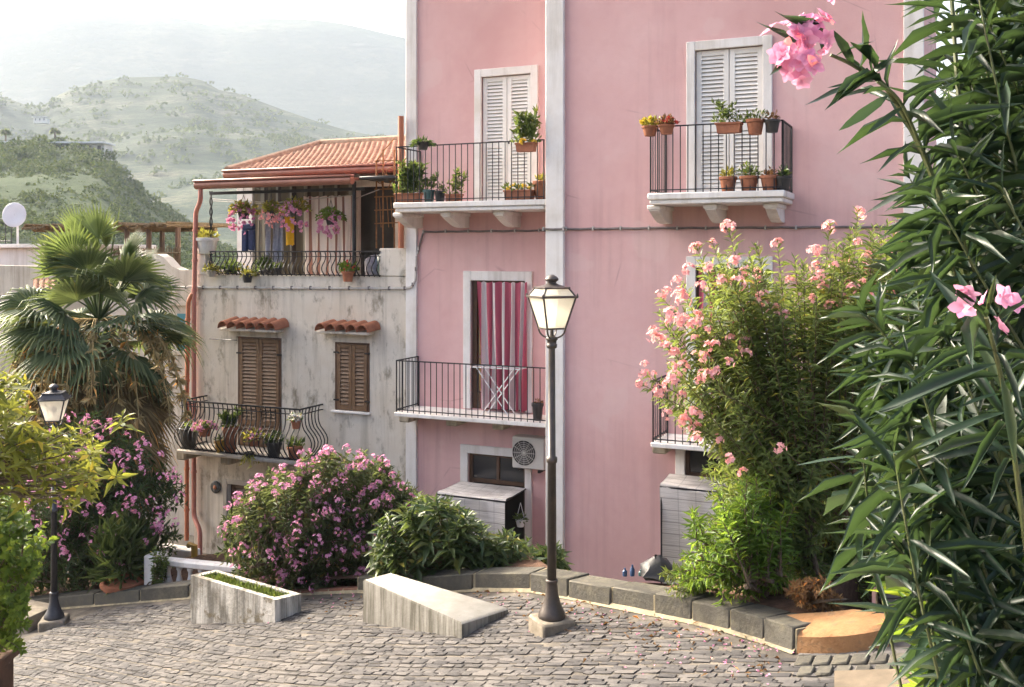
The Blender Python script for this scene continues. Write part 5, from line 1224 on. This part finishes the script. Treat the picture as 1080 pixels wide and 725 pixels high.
# nearest oleander, right foreground
rn = g(31); t = thing("oleander_bush", "glossy dark oleander in the right foreground with long leaves and pale pink flowers", "oleander", (1.25, 2.0, -1.62)); curves = []; sm_ = MB()
edge = [(0, 990), (60, 975), (110, 960), (200, 955), (260, 925), (320, 915), (380, 895), (440, 900), (500, 930), (560, 925), (620, 945), (660, 985), (725, 1005)]
def stem(pts, r0=.008, r1=.0035, leafy=True):
    P = [np.array(at(*p)) for p in pts]; c = []
    for i in range(len(P) - 1):
        a, b_ = P[i], P[i + 1]; ta = (P[min(i + 1, len(P) - 1)] - P[max(i - 1, 0)]) * .5; tb = (P[min(i + 2, len(P) - 1)] - P[i]) * .5
        for q in np.linspace(0, 1, 7)[:-1]: h = q; c.append((2 * h**3 - 3 * h**2 + 1) * a + (h**3 - 2 * h**2 + h) * ta + (-2 * h**3 + 3 * h**2) * b_ + (h**3 - h**2) * tb)
    c.append(P[-1]); c = np.array(c); sm_.tube([tuple(x) for x in c], list(np.linspace(r0, r1, len(c))), 6)
    if leafy: curves.append(c)
    return c
stem([(1110, 900, 2.0), (1060, 520, 2.0), (1018, 180, 2.0), (1000, -60, 2.05)], .008, .004)
stem([(1120, 880, 1.9), (1085, 600, 1.75), (1062, 430, 1.55), (1040, 335, 1.43)], .006, .003)
stem([(1030, 330, 2.0), (985, 190, 1.95), (940, 100, 1.9), (905, 72, 1.86), (876, 58, 1.84)], .007, .003, False)
br = stem([(985, 190, 1.95), (952, 112, 1.9), (925, 86, 1.88)], .004, .003)
for q in range(160):
    y = rn.uniform(-40, 735); e = np.interp(y, [a[0] for a in edge], [a[1] for a in edge]); x = e + abs(rn.normal(0, 70)) + rn.uniform(0, 40)
    if x > 1150: x = rn.uniform(e + 20, 1120)
    if 1020 < x < 1075 and 40 < y < 150 and rn.random() < .75: continue
    Y = rn.uniform(1.8, 3.0); dx = rn.uniform(10, 150); dy = rn.uniform(60, 220)
    stem([(x + dx * 1.3 + 20, y + dy * 1.7, Y + .05), (x + dx * .6, y + dy * .7, Y), (x + rn.uniform(-6, 6), y, Y - .02)], .0038, .0018)
sm_.build("stems", MT['stemgreen'], t); m = MB(); oleander_leaves(m, curves, .36, .036, .165, .0185, 'hi', rn, (45, 92), .18); m.build("foliage", MT['ole_fore'], t)
P, D, U = [], [], []
for (x, y, tx, ty) in ((860, 62, 800, 18), (868, 60, 830, 0), (880, 60, 925, 40), (900, 72, 880, 30), (905, 75, 915, 12), (915, 82, 945, 60), (930, 84, 890, 90), (925, 84, 848, 108), (930, 86, 870, 100), (925, 80, 900, 35), (938, 100, 885, 138), (850, 60, 812, 72)):
    a, b_ = np.array(at(x, y, 1.86)), np.array(at(tx, ty, 1.80)); P.append(a); D.append(b_ - a); U.append(np.array((.1, -.5, 1)) + rn.normal(0, .4, 3))
m = MB(); m.leaves(P, D, U, [float(np.linalg.norm(d)) for d in D], .022, 'hi', .10, .10); m.build("foliage", MT['ole_fore'], t)
rn = g(32); cl2 = []; sm_ = MB(); curves = []
for q in range(34):
    x, y = rn.uniform(965, 1085), rn.uniform(540, 735); Y = rn.uniform(2.1, 2.6); stem([(x + 40, y + 260, Y + .05), (x + 12, y + 90, Y), (x, y, Y)], .004, .002)
sm_.build("stems", MT['stemgreen'], t); m = MB(); oleander_leaves(m, curves, .26, .036, .14, .019, 'hi', rn, (35, 70), .1); m.build("foliage", MT['ole_young'], t)
def big_flowers(spots, nf, rad, pl):
    for p in spots:
        m = MB(); c = np.array(at(*p)); flower_mesh(m, c, nf, rad, pl, rn, (-.2, -1, .2), 'hi'); m.build("flower_cluster", MT['fl_fore'], t)
big_flowers([(826, 52, 1.84), (853, 38, 1.85), (845, 72, 1.82)], 13, .050, .021)
big_flowers([(1022, 303, 1.42), (1018, 325, 1.43), (1054, 314, 1.41), (1050, 346, 1.42), (1040, 322, 1.44), (1064, 322, 1.43)], 1, .006, .021); big_flowers([(890, -8, 1.9)], 6, .03, .02)

# rosette trees (loquat)
def rosettes(m, tips, dirs, n_leaf, L, Wd, rng, kind='mid', ang=(35, 95), droop=.22):
    P, D, U, LL = [], [], [], []
    for tp, t in zip(tips, dirs):
        t = t / np.linalg.norm(t); a = np.cross(t, (.1, .2, 1)); a /= max(np.linalg.norm(a), 1e-6); b_ = np.cross(t, a); ph = rng.uniform(0, 6)
        for k in range(n_leaf):
            f = k / n_leaf; q = ph + k * 2.4; an = R(ang[0] + (ang[1] - ang[0]) * f + rng.normal(0, 8)); rad = a * math.cos(q) + b_ * math.sin(q)
            P.append(tp - t * f * L * .6); D.append(t * math.cos(an) + rad * math.sin(an)); U.append(t * math.sin(an) - rad * math.cos(an) + rng.normal(0, .2, 3)); LL.append(L * (.45 + .6 * f) * rng.uniform(.8, 1.1))
    LL = np.array(LL); m.leaves(P, D, U, LL, LL * (Wd / L), kind, droop, .12)
def loquat(name, label, base, tips, rng, lm, L, Wd, n_leaf, trunk_r, up=.8, kind='mid', fork=None):
    t = thing(name, label, "loquat tree" if 'tree' in name else "shrub", tuple(base)); base = np.array(base); s_ = MB(); cen = tips.mean(0); dirs = []
    f = base * .45 + cen * .55; f = f - np.array((0, 0, .2)) if fork is None else np.array(fork); s_.tube([tuple(base), tuple(base * .5 + f * .5 + np.array((.05, .03, 0))), tuple(f)], [trunk_r, trunk_r * .85, trunk_r * .7], 8)
    for tp in tips:
        mid = f * .45 + tp * .55 + np.array((0, 0, -.15 * np.linalg.norm(tp - f))); c = bez(f, mid, tp, np.linspace(0, 1, 7)); s_.tube([tuple(x) for x in c], list(np.linspace(trunk_r * .22, .004, 7)), 4, caps=False)
        dirs.append(unit(c[-1] - c[-3]) * .6 + np.array((0, 0, up)) + rng.normal(0, .25, 3))
    s_.build("trunk", MT['bark'], t); m = MB(); rosettes(m, tips, dirs, n_leaf, L, Wd, rng, kind); m.build("crown", MT[lm], t); return t
poly = [(395, 606), (392, 568), (405, 545), (428, 526), (455, 520), (482, 532), (505, 552), (530, 558), (555, 568), (590, 578), (596, 600), (560, 609), (480, 610)]
rn = g(41); tips = fill(poly, 230, 12.3, .65, rn)
loquat("loquat_shrub", "dark green loquat shrub with broad leaves below the bamboo blind", (-.55, 12.5, -4.1), tips, rn, 'loq_dark', .26, .08, 12, .06)
poly = [(-60, 400), (0, 392), (30, 400), (26, 432), (50, 452), (85, 450), (112, 436), (138, 432), (140, 448), (116, 470), (100, 492), (126, 502), (96, 520), (70, 528), (48, 520), (20, 530), (-60, 550)]
rn = g(42); tips = np.concatenate([fill(poly, 96, 7.6, .5, rn), fill([(-60, 390), (0, 386), (34, 400), (30, 440), (60, 470), (0, 500), (-60, 500)], 60, 7.3, .4, rn)])
loquat("loquat_tree", "yellow green loquat tree leaning in from the left edge before the grey lamp", (-5.4, 7.6, road_z(-5.4, 7.6)), tips, rn, 'loq_yel', .17, .05, 11, .05, .7, fork=(-4.75, 7.7, -1.55))
# green shrub in a terracotta planter at the left edge
rn = g(43); poly = [(-60, 520), (-10, 500), (30, 535), (58, 562), (52, 590), (26, 612), (38, 640), (24, 690), (-60, 700)]
tips = fill(poly, 170, 9.3, .5, rn); c = at(-6, 700, 9.3)
oleander("leafy_shrub", "fresh green leafy shrub growing from the brown planter at the left edge", "shrub", (c.x - .15, 9.3, c.z + .05), tips, rn, L=.085, Wd=.05, llen=.30, spacing=.035, lm='shrub', kind='mid', trunks=5, spread=.2, stem_r=.006)
m = MB(); zt = c.z; zb = road_z(c.x - .4, 9.3) - .05
tp_ = thing("brown_planter", "square dark brown planter at the bottom left corner", "planter", (c.x - .35, 9.3, zb))
M = Matrix.Translation((c.x - .52, 9.3, 0)); m.bbox(-.42, .50, -.42, .42, zb, zt - .1, .02, 0, M); m.bbox(-.46, .54, -.46, .46, zt - .098, zt, .015, 0, M); m.build("trough", simple('old_brown_planter', (.13, .075, .05), (.08, .05, .035), .9, 0, 8, .4), tp_)

# fan palm
rn = g(51); PC = np.array(at(104, 338, 18.2)); pb = (PC[0] + .15, PC[1] + .2, BASE)
pt = thing("fan_palm", "shaggy fan palm with a skirt of dead fronds beside the cream house", "palm tree", pb)
m = MB(); m.tube([pb, (pb[0] - .05, pb[1], (BASE + PC[2]) / 2), tuple(PC - (0, 0, .3))], [.30, .24, .20], 12); m.build("trunk", MT['bark'], pt)
def fan(m, c, d, plen, rad, rng, nseg=24, span=210, sag=.25, twist=0., stalk=True):
    d = unit(d); hub = c + d * plen + np.array((0, 0, -sag * .35 * plen)); side = np.cross(d, (0, 0, 1.)); side = side / max(np.linalg.norm(side), 1e-4); nrm = np.cross(side, d)
    side = side * math.cos(twist) + nrm * math.sin(twist); nrm = np.cross(side, d)
    if stalk: m.tube([tuple(c), tuple((c + hub) / 2 + np.array((0, 0, .05))), tuple(hub)], [.025, .018, .014], 4, caps=False)
    V, FQ = [], []
    for k in range(nseg):
        a = R(-span / 2 + span * (k + .5) / nseg); e = d * math.cos(a) + side * math.sin(a); w_ = np.cross(nrm, e); r_ = rad * (.80 + .2 * math.cos(a * .7)) * rng.uniform(.88, 1.06)
        hw = rad * .80 * math.tan(R(span / nseg / 2)); dr = np.array((0, 0, -1.)) * sag * r_; pl_ = nrm * hw * .5
        b0 = len(V); V += [hub, hub + e * r_ * .45 + w_ * hw * .8 - pl_ * .5, hub + e * r_ * .45 + pl_, hub + e * r_ * .45 - w_ * hw * .8 - pl_ * .5, hub + e * r_ * .80 + w_ * hw * .22 + dr * .4, hub + e * r_ * .80 - w_ * hw * .22 + dr * .4, hub + e * r_ * .98 + dr]
        FQ.append((b0, b0 + 1, b0 + 2)); FQ.append((b0, b0 + 2, b0 + 3)); FQ.append((b0 + 1, b0 + 4, b0 + 2)); FQ.append((b0 + 2, b0 + 5, b0 + 3)); FQ.append((b0 + 2, b0 + 4, b0 + 5)); FQ.append((b0 + 4, b0 + 6, b0 + 5))
    m.add(V, FQ)
m = MB()
for i in range(46):
    az = i * 2.4 + rn.normal(0, .2); el = R(66 - 116 * (i / 46) ** .9 + rn.normal(0, 9)); d = np.array((math.cos(az) * math.cos(el), math.sin(az) * math.cos(el), math.sin(el)))
    fan(m, PC + d * .1, d, rn.uniform(.65, 1.15), rn.uniform(.85, 1.12), rn, 22, rn.uniform(150, 210), sag=rn.uniform(.15, .6), twist=rn.normal(0, .5))
m.build("crown", MT['palm'], pt)
m = MB()
for i, (px, py, r_) in enumerate(((92, 236, .85), (112, 238, .8), (78, 246, .75), (130, 254, .75), (100, 248, .8), (64, 264, .7), (86, 226, .7), (120, 232, .7), (104, 228, .75), (142, 268, .65))):
    h = np.array(at(px, py + 22, 18.2 - .35 * (i % 3) + .3)); d = unit(h - PC); fan(m, PC, d, float(np.linalg.norm(h - PC)), r_ * 1.1, rn, 16, rn.uniform(80, 150), rn.uniform(-.02, .1), rn.normal(0, .9))
m.build("new_fronds", MT['palmnew'], pt)
m = MB()
for i in range(80):
    az = rn.uniform(0, 6.28); z = rn.uniform(-2.6, -.35); r0 = .28; c = PC + np.array((math.cos(az) * r0, math.sin(az) * r0, z * .75)); d = np.array((math.cos(az) * .75, math.sin(az) * .75, -.9 + rn.normal(0, .15)))
    fan(m, c, d, rn.uniform(.4, .9), rn.uniform(.7, 1.05), rn, 16, 120, .45, rn.normal(0, .5))
m.build("dead_fronds", MT['palmdead'], pt)
m = MB()
for i in range(26):
    az = rn.uniform(-2.9, .4) if i % 3 else rn.uniform(0, 6.28); d = np.array((math.cos(az), math.sin(az), 0)); p0 = PC + d * .15; L_ = rn.uniform(1.0, 1.6); pts = [p0, p0 + d * L_ * .55 + np.array((0, 0, .25)), p0 + d * L_ * .95 + np.array((0, 0, -.35)), p0 + d * L_ * 1.08 + np.array((0, 0, -1.1 - rn.uniform(0, .7)))]
    c = np.array(pts); cc_ = []
    for q in np.linspace(0, 1, 12): cc_.append((1 - q) ** 3 * c[0] + 3 * q * (1 - q) ** 2 * c[1] + 3 * q * q * (1 - q) * c[2] + q ** 3 * c[3])
    cc_ = np.array(cc_); m.tube([tuple(x) for x in cc_], [.012] * 12, 4, caps=False)
    P = np.repeat(cc_[5:], 10, 0); dd = rand_dirs(len(P), rn); dd[:, 2] -= .8; m.leaves(P, dd, rand_dirs(len(P), rn), rn.uniform(.1, .26, len(P)), .022, 'lo')
m.build("flower_stalks", MT['palmstalk'], pt)

# potted cycad and climber by the balustrade
def pot_mesh(m, c, r, h, rim=True):
    m.lathe([(r * .68, 0), (r * .72, .01), (r * .94, h * .80), (r * 1.06, h * .81), (r * 1.08, h * .97), (r * 1.02, h), (r * .90, h), (r * .88, h * .88), (.0, h * .87)], 14, c=c)
c = at(130, 630, 15.5); t = thing("potted_plant", "bushy dark plant in a large terracotta pot left of the balustrade", "potted plant", tuple(c + Vector((0, 0, -.12))), "plants in pots")
m = MB(); pot_mesh(m, tuple(c + Vector((0, 0, -.12))), .32, .38); m.build("pot", MT['terracotta'], t)
rn = g(61); m = MB(); n_ = 420; cc_ = np.array(c) + np.array((0, 0, .7)); dd = rand_dirs(n_, rn); P = cc_ + dd * np.array((.36, .36, .55)) * rn.uniform(.3, 1, (n_, 1)); m.leaves(P, unit(dd + np.array((0, 0, .5)) + rand_dirs(n_, rn) * .5), dd, rn.uniform(.2, .42, n_), .05, 'mid', .3); m.build("leaves", MT['loq_dark'], t)
rn = g(62); tips = fill([(158, 610), (160, 580), (172, 570), (180, 590), (172, 618)], 40, 15.2, .15, rn)
oleander("climbing_plant", "white flowered climber hanging over the balustrade end post", "climbing plant", tuple(at(164, 628, 15.2)), tips, rn, L=.07, Wd=.04, llen=.3, spacing=.04, lm='potleaf', kind='lo', trunks=3, spread=.1, stem_r=.004, fl=tips[:18], flm='fl_white', nf=4, frad=.04, pl=.02)
rn = g(63); tips = fill([(140, 560), (165, 555), (168, 610), (140, 612)], 60, 16.0, .3, rn)
oleander("leafy_shrub", "small light green shrub between the oleander and the balustrade", "shrub", tuple(at(152, 625, 16.0)), tips, rn, L=.09, Wd=.05, llen=.35, spacing=.045, lm='shrub', kind='lo', trunks=4, spread=.15, stem_r=.005)

# ------------------------------------------------------------------ flower pots on balconies, all in the house frame
def tuft(m, c, n_, rx, rz, L, Wd, rng, kind='lo', droopy=0.):
    dd = rand_dirs(n_, rng); dd[:, 2] = np.abs(dd[:, 2]) - droopy; P = np.array(c) + dd * np.array((rx, rx, rz)) * rng.uniform(.15, .9, (n_, 1))
    m.leaves(P, unit(dd + np.array((0, 0, .4 - droopy)) + rand_dirs(n_, rng) * .4), rand_dirs(n_, rng), rng.uniform(.6, 1.2, n_) * L, Wd, kind, .2)
PG = "potted plants on the balconies"; seed = [100]
def pot(label, u, v, z, r, h, mat, rx, rz, lm='potleaf', n_=70, L=.09, Wd=.03, fl=None, nfl=0, box=None, droopy=0., hang=0, stalks=0, tray=False, fsz=.028):
    seed[0] += 1; rn = g(seed[0]); t = thing("flower_pot", label, "potted plant", (u, v, z), PG, frame=H); m = MB()
    if box: 
        m.extrude([(u - box / 2 + .02, z), (u + box / 2 - .02, z), (u + box / 2, z + h), (u - box / 2, z + h)], v - r * .8, v + r * .8); m.bbox(u - box / 2 - .012, u + box / 2 + .012, v - r * .8 - .012, v + r * .8 + .012, z + h - .03, z + h + .003, .006)
    else: pot_mesh(m, (u, v, z), r, h)
    m.build("pot", MT[mat], t)
    m = MB(); w_ = (box / 2 if box else rx); c = np.array((u, v, z + h))
    if box:
        for q in np.linspace(-box * .42, box * .42, max(2, int(box / .14))): tuft(m, c + np.array((q, 0, 0)), max(12, int(n_ * .14 / box * 1.3)), rx, rz * rn.uniform(.7, 1.1), L, Wd, rn, droopy=droopy)
    else: tuft(m, c, n_, rx, rz, L, Wd, rn, droopy=droopy)
    for k in range(stalks):
        a = c + np.array((rn.normal(0, .05), rn.normal(0, .03), 0)); b_ = a + np.array((rn.normal(0, .14), rn.normal(0, .06), rz * rn.uniform(1.0, 1.7))); m.tube([tuple(a), tuple((a + b_) / 2 + rn.normal(0, .02, 3)), tuple(b_)], .006, 4)
        for q in np.linspace(.2, 1, 8): tuft(m, a + (b_ - a) * q, 5, .03, .03, L * 1.2, Wd, rn)
    m.build("plant", MT[lm], t)
    if fl:
        ps = []
        for k in range(nfl):
            d = rand_dirs(1, rn)[0]; d[2] = abs(d[2]) - droopy * .9; p = c + d * np.array(((w_ if box else rx) * (.9 if not box else .95), rx * .8 if box else rx, rz)) * rn.uniform(.75, 1.05); p[1] -= .02; ps.append(p)
        clusters(t, ps, protos(min(2, nfl), "flower", MT[fl], 4, fsz * .6, fsz, rn, (0, -1, .3)), 100, rn)
    return t
z1 = ZB1 + .003; vb = -.80
f_ = lambda px, v=vb: FU(px, v)
# upper left pink-house balcony
pot("dark trailing plant in a hanging pot on the upper left railing corner", f_(446, -1.0), -1.0, ZB1 + .92, .11, .14, 'blackpot', .22, .10, 'ole_dark', 90, .12, .03, droopy=.5)
pot("long terracotta trough with tall leafy stems at the left end of the upper left balcony", f_(431, -.75), -.75, z1, .11, .17, 'terracotta', .13, .30, 'potleaf', 110, .13, .035, box=.48, stalks=9)
pot("teal glazed pot with thin plant on the upper left balcony floor", f_(452.5), vb, z1, .11, .22, 'teal', .10, .22, 'potleaf', 40, .10, .025, stalks=3)
pot("black pot with sparse stems right of the teal pot", f_(464), vb, z1, .10, .20, 'blackpot', .10, .16, 'potleaf', 35, .08, .02)
pot("terracotta box with grey twiggy plant on the upper left balcony floor", f_(479), vb, z1, .10, .13, 'terracotta', .10, .28, 'ole_mid', 45, .09, .02, box=.28, stalks=3)
pot("terracotta trough with yellow flowers on the upper left balcony floor", f_(548), vb, z1, .11, .17, 'terracotta', .09, .12, 'potleaf', 90, .08, .03, 'fl_yel', 14, box=.52)
pot("large terracotta pot at the right end of the upper left balcony", f_(572, -.7), -.7, z1, .16, .32, 'terracotta', .12, .10, 'potyellow', 50, .09, .03)
pot("terracotta box with tall stems and yellow bloom on the upper left railing", f_(555, -1.02), -1.02, ZB1 + .80, .09, .15, 'terracotta', .13, .32, 'potleaf', 60, .11, .04, 'fl_yel', 3, box=.34, stalks=6, fsz=.05)
# upper right balcony
pot("terracotta pot of yellow flowers hung outside the left end of the upper right railing", f_(685.5, VR + -.98), VR + -.98, ZB1 + .86, .12, .15, 'terracotta', .16, .14, 'potyellow', 110, .08, .04, 'fl_yel', 16)
pot("terracotta pot of bronze leaves hung beside the yellow flowers on the upper right railing", f_(703, VR + -1.02), VR + -1.02, ZB1 + .87, .12, .14, 'terracotta', .18, .13, 'dryleaf', 100, .08, .03, 'fl_red', 10)
pot("terracotta box of grey green plant hung mid way along the upper right railing", f_(769, VR + -1.02), VR + -1.02, ZB1 + .84, .10, .15, 'terracotta', .12, .20, 'potleaf', 70, .08, .02, box=.36, stalks=3)
pot("terracotta pot with pale flowers, second from right on the upper right railing", f_(796.5, VR + -1.02), VR + -1.02, ZB1 + .80, .13, .22, 'terracotta', .20, .14, 'potleaf', 80, .08, .025, 'fl_white', 6)
pot("dark pot with small plant at the right end of the upper right railing", f_(814.5, VR + -1.02), VR + -1.02, ZB1 + .82, .11, .18, 'blackpot', .10, .12, 'dryleaf', 50, .07, .02)
pot("terracotta pot with yellow green tuft standing leftmost on the upper right balcony floor", f_(768, VR + vb), VR + vb, z1, .13, .22, 'terracotta', .11, .13, 'potyellow', 70, .07, .03)
pot("terracotta pot with bushy grey green plant standing on the upper right balcony floor", f_(790, VR + vb), VR + vb, z1, .14, .22, 'terracotta', .17, .22, 'potleaf', 90, .08, .025, 'fl_white', 5)
pot("plain terracotta pot with low plant standing on the upper right balcony floor", f_(812, VR + vb), VR + vb, z1, .14, .22, 'terracotta', .10, .10, 'dryleaf', 50, .07, .025)
pot("dark green plant in a dark pot at the upper right balcony's right corner", f_(826, VR + vb), VR + vb, z1, .12, .20, 'blackpot', .12, .16, 'ole_dark', 60, .08, .03)
# lower pink balcony
z0_ = ZB0 + .003
pot("dark pot with ochre rim at the right end of the lower pink balcony", f_(567, -.6), -.6, z0_, .10, .30, 'blackpot', .07, .06, 'dryleaf', 20, .06, .02)
# cream belly balcony
zc_ = CBZ + .003; vc = -.62
pot("tall grey pot at the left end of the belly balcony", f_(199, vc), vc, zc_, .19, .42, 'blackpot', .12, .10, 'potleaf', 40, .09, .03)
pot("pot of magenta petunias spilling through the belly railing", f_(216, -.84), -.84, zc_ + .32, .14, .18, 'terracotta', .28, .16, 'potleaf', 150, .08, .03, 'fl_mag', 40, droopy=.35, fsz=.04)
pot("terracotta pot with upright green plant beside the magenta petunias", f_(243, vc), vc, zc_, .15, .50, 'terracotta', .14, .22, 'potleaf', 80, .12, .03, stalks=4)
pot("pot of yellow green and purple foliage at the middle of the belly balcony", f_(268, -.80), -.80, zc_ + .22, .14, .18, 'terracotta', .28, .22, 'potyellow', 150, .09, .03, 'fl_mag', 14, droopy=.35)
pot("dark green bushy plant in a grey pot on the belly balcony", f_(289, vc), vc, zc_, .15, .28, 'blackpot', .18, .20, 'ole_dark', 110, .11, .03)
pot("terracotta pot of white flowers fixed high on the belly railing", f_(312, -.9), -.9, zc_ + .64, .09, .15, 'terracotta', .13, .14, 'potleaf', 50, .08, .03, 'fl_white', 24, fsz=.04)
pot("terracotta pot with green rosette on the belly balcony floor below the white flowers", f_(311, vc), vc, zc_, .15, .24, 'terracotta', .16, .14, 'potleaf', 70, .13, .04)
pot("small yellow pot on the belly balcony floor", f_(232, -.7), -.7, zc_, .11, .22, 'yellowpipe', .10, .12, 'potleaf', 40, .09, .03)
pot("trailing yellow green plant hanging below the middle of the belly balcony", f_(263, -.8), -.8, zc_ - .02, .10, .10, 'blackpot', .22, .28, 'potyellow', 120, .11, .02, droopy=1.0)
# roof terrace
zp = PARZ
pot("wide cream urn with green cushion plant on the terrace parapet beside the drainpipe", FU(218, .1), .1, FZ(207, 268) + .0, .24, .34, 'whitetrim', .24, .18, 'potyellow', 200, .09, .03)
pot("bushy green plant in a dark pot inside the terrace railing at the left", FU(243, .3), .3, zp - .1, .14, .2, 'blackpot', .22, .22, 'potleaf', 110, .11, .03)
pot("yellow flower trough with leafy plants inside the terrace railing", FU(256, .25), .25, zp - .14, .12, .16, 'yellowpipe', .14, .2, 'potleaf', 120, .10, .03, 'fl_yel', 8, box=.7)
pot("spiky dark plant inside the terrace railing below the grey cloth", FU(280, .28), .28, zp - .1, .13, .2, 'blackpot', .22, .22, 'ole_dark', 110, .16, .02)
pot("small dark pot with green plant inside the terrace railing below the yellow towel", FU(293, .25), .25, zp - .05, .10, .2, 'blackpot', .10, .10, 'potleaf', 50, .07, .03)
pot("grass tufted pot hung outside the terrace parapet at the left", FU(223, -.12), -.12, FZ(223, 292), .11, .14, 'greyplaster', .18, .14, 'potyellow', 110, .11, .02, droopy=.3)
pot("dark pot with trailing pale plant hung outside the terrace parapet", FU(261, -.16), -.16, FZ(261, 298), .11, .18, 'blackpot', .17, .12, 'potyellow', 80, .09, .025, droopy=.4)
pot("terracotta pot of bright green leaves and red flowers hung on the terrace parapet", FU(367, -.16), -.16, FZ(367, 297), .12, .2, 'terracotta', .20, .20, 'shrub', 110, .10, .04, 'fl_red', 5)
# hanging baskets
for (px, py, s_, lab, lm, fm) in ((257, 225, 1.0, "full basket of pink petunias leftmost under the terrace roof", 'potyellow', 'fl_pink'), (286, 224, .75, "thin basket of pale orange and pink trailing flowers above the grey cloth", 'potyellow', 'fl_salmon'), (311, 222, 1.05, "largest basket of magenta petunias above the yellow towel", 'potyellow', 'fl_mag'), (349, 231, .85, "green basket with purple flowers before the striped sheet", 'shrub', 'fl_mag')):
    seed[0] += 1; rn = g(seed[0]); v = .05; u, z = F(px, py, v); t = thing("hanging_basket", lab, "hanging basket", (u, v, z - .1), "hanging flower baskets on the terrace", frame=H)
    m = MB(); pot_mesh(m, (u, v, z - .12), .13 * s_, .16); m.build("pot", MT['blackpot'], t)
    m = MB(); tuft(m, (u, v, z + .06), int(330 * s_), .33 * s_, .30 * s_, .09, .045, rn, droopy=.35); m.build("plant", MT[lm], t)
    ps = []
    for k in range(int(46 * s_)):
        d = rand_dirs(1, rn)[0]; d[1] = -abs(d[1]); d[2] = d[2] * .9 - .35; ps.append(np.array((u, v, z)) + d * np.array((.32, .30, .34)) * s_ * rn.uniform(.8, 1.05))
    clusters(t, ps, protos(2, "flower", MT[fm], 4, .03, .042, rn, (0, -1, .2)), 100, rn)
    m = MB(); zt = lz - .02
    for q in range(3): a = q * 2.1; m.tube([(u + .13 * s_ * math.cos(a), v + .13 * s_ * math.sin(a), z), (u, v, z + .38), (u, v, max(zt, z + .4))], .005, 4)
    m.build("wire", MT['iron'], t)
# hanging pot at the bamboo blind
u, z = F(549, 552, -.4); rn = g(90); t = thing("hanging_basket", "small white hanging pot with a green plant at the side of the bamboo blind", "hanging basket", (u, -.4, z - .1), frame=H)
m = MB(); pot_mesh(m, (u, -.4, z - .06), .085, .13); m.build("pot", MT['dish'], t); m = MB(); tuft(m, (u, -.4, z + .06), 60, .11, .12, .09, .03, rn, droopy=.3); m.build("plant", MT['potleaf'], t)
m = MB()
for s_ in (-1, 1): m.tube([(u + s_ * .08, -.4, z + .06), (u, -.4, z + .36)], .006, 4)
m.build("wire", MT['dish'], t)

# ------------------------------------------------------------------ far buildings and palms on the hills
def hill_house(label, px, py, Y, w_, d_, h, posts=0, mat='whitetrim'):
    c = at(px, py, Y); t = thing("hillside_villa", label, "house", tuple(c)); m = MB(); M = Matrix.Translation(c)
    m.box(-w_ / 2, w_ / 2, 0, d_, -2, h, 0, M); m.build("wall", MT[mat], t)
    m = MB(); m.box(-w_ / 2 - 1, w_ / 2 + 1, -2.5, d_ + .5, h + .02, h + .6, 0, M); m.build("roof", MT['dish'], t)
    m = MB()
    for i in range(max(posts, 3)): x = -w_ / 2 + (i + .5) * w_ / max(posts, 3); m.box(x - .7, x + .7, -.06, -.02, h * .2, h * .8, 0, M)
    m.build("window", MT['dark'], t)
hill_house("long flat roofed white villa among the trees on the nearest hill", 80, 162, 372, 21, 8, 3.6, 6)
hill_house("tiny white house glimpsed at the far left of the nearest hill", 8, 160, 378, 8, 6, 3)
hill_house("small white farmhouse high on the middle hill", 150, 112, 1210, 16, 9, 6)
hill_house("pale farm building on the left shoulder of the middle hill", 42, 128, 1100, 14, 9, 4)
for px, py, lab in ((6, 153, "lone fan palm on the near hilltop at the left edge of the sky"), (58, 152, "lone fan palm on the near hilltop above the white villa")):
    rn = g(int(px) + 70); c = np.array(at(px, py, 376)); t = thing("hilltop_palm", lab, "palm tree", tuple(c), "palms on the hilltop"); m = MB(); m.tube([tuple(c - (0, 0, 2)), tuple(c + (0, 0, 4.5))], .35, 6); m.build("trunk", MT['bark'], t); m = MB()
    for i in range(40):
        d = rand_dirs(1, rn)[0]; d[2] = abs(d[2]) * .9 - .3; fan(m, c + np.array((0, 0, 4.5)), d, 1.0, 1.5, rn, 10, 160, .3, rn.normal(0, .4), False)
    m.build("crown", MT['palm'], t)
for i, o in enumerate(list(bpy.data.objects)):
    if '_used' in o: del o['_used']
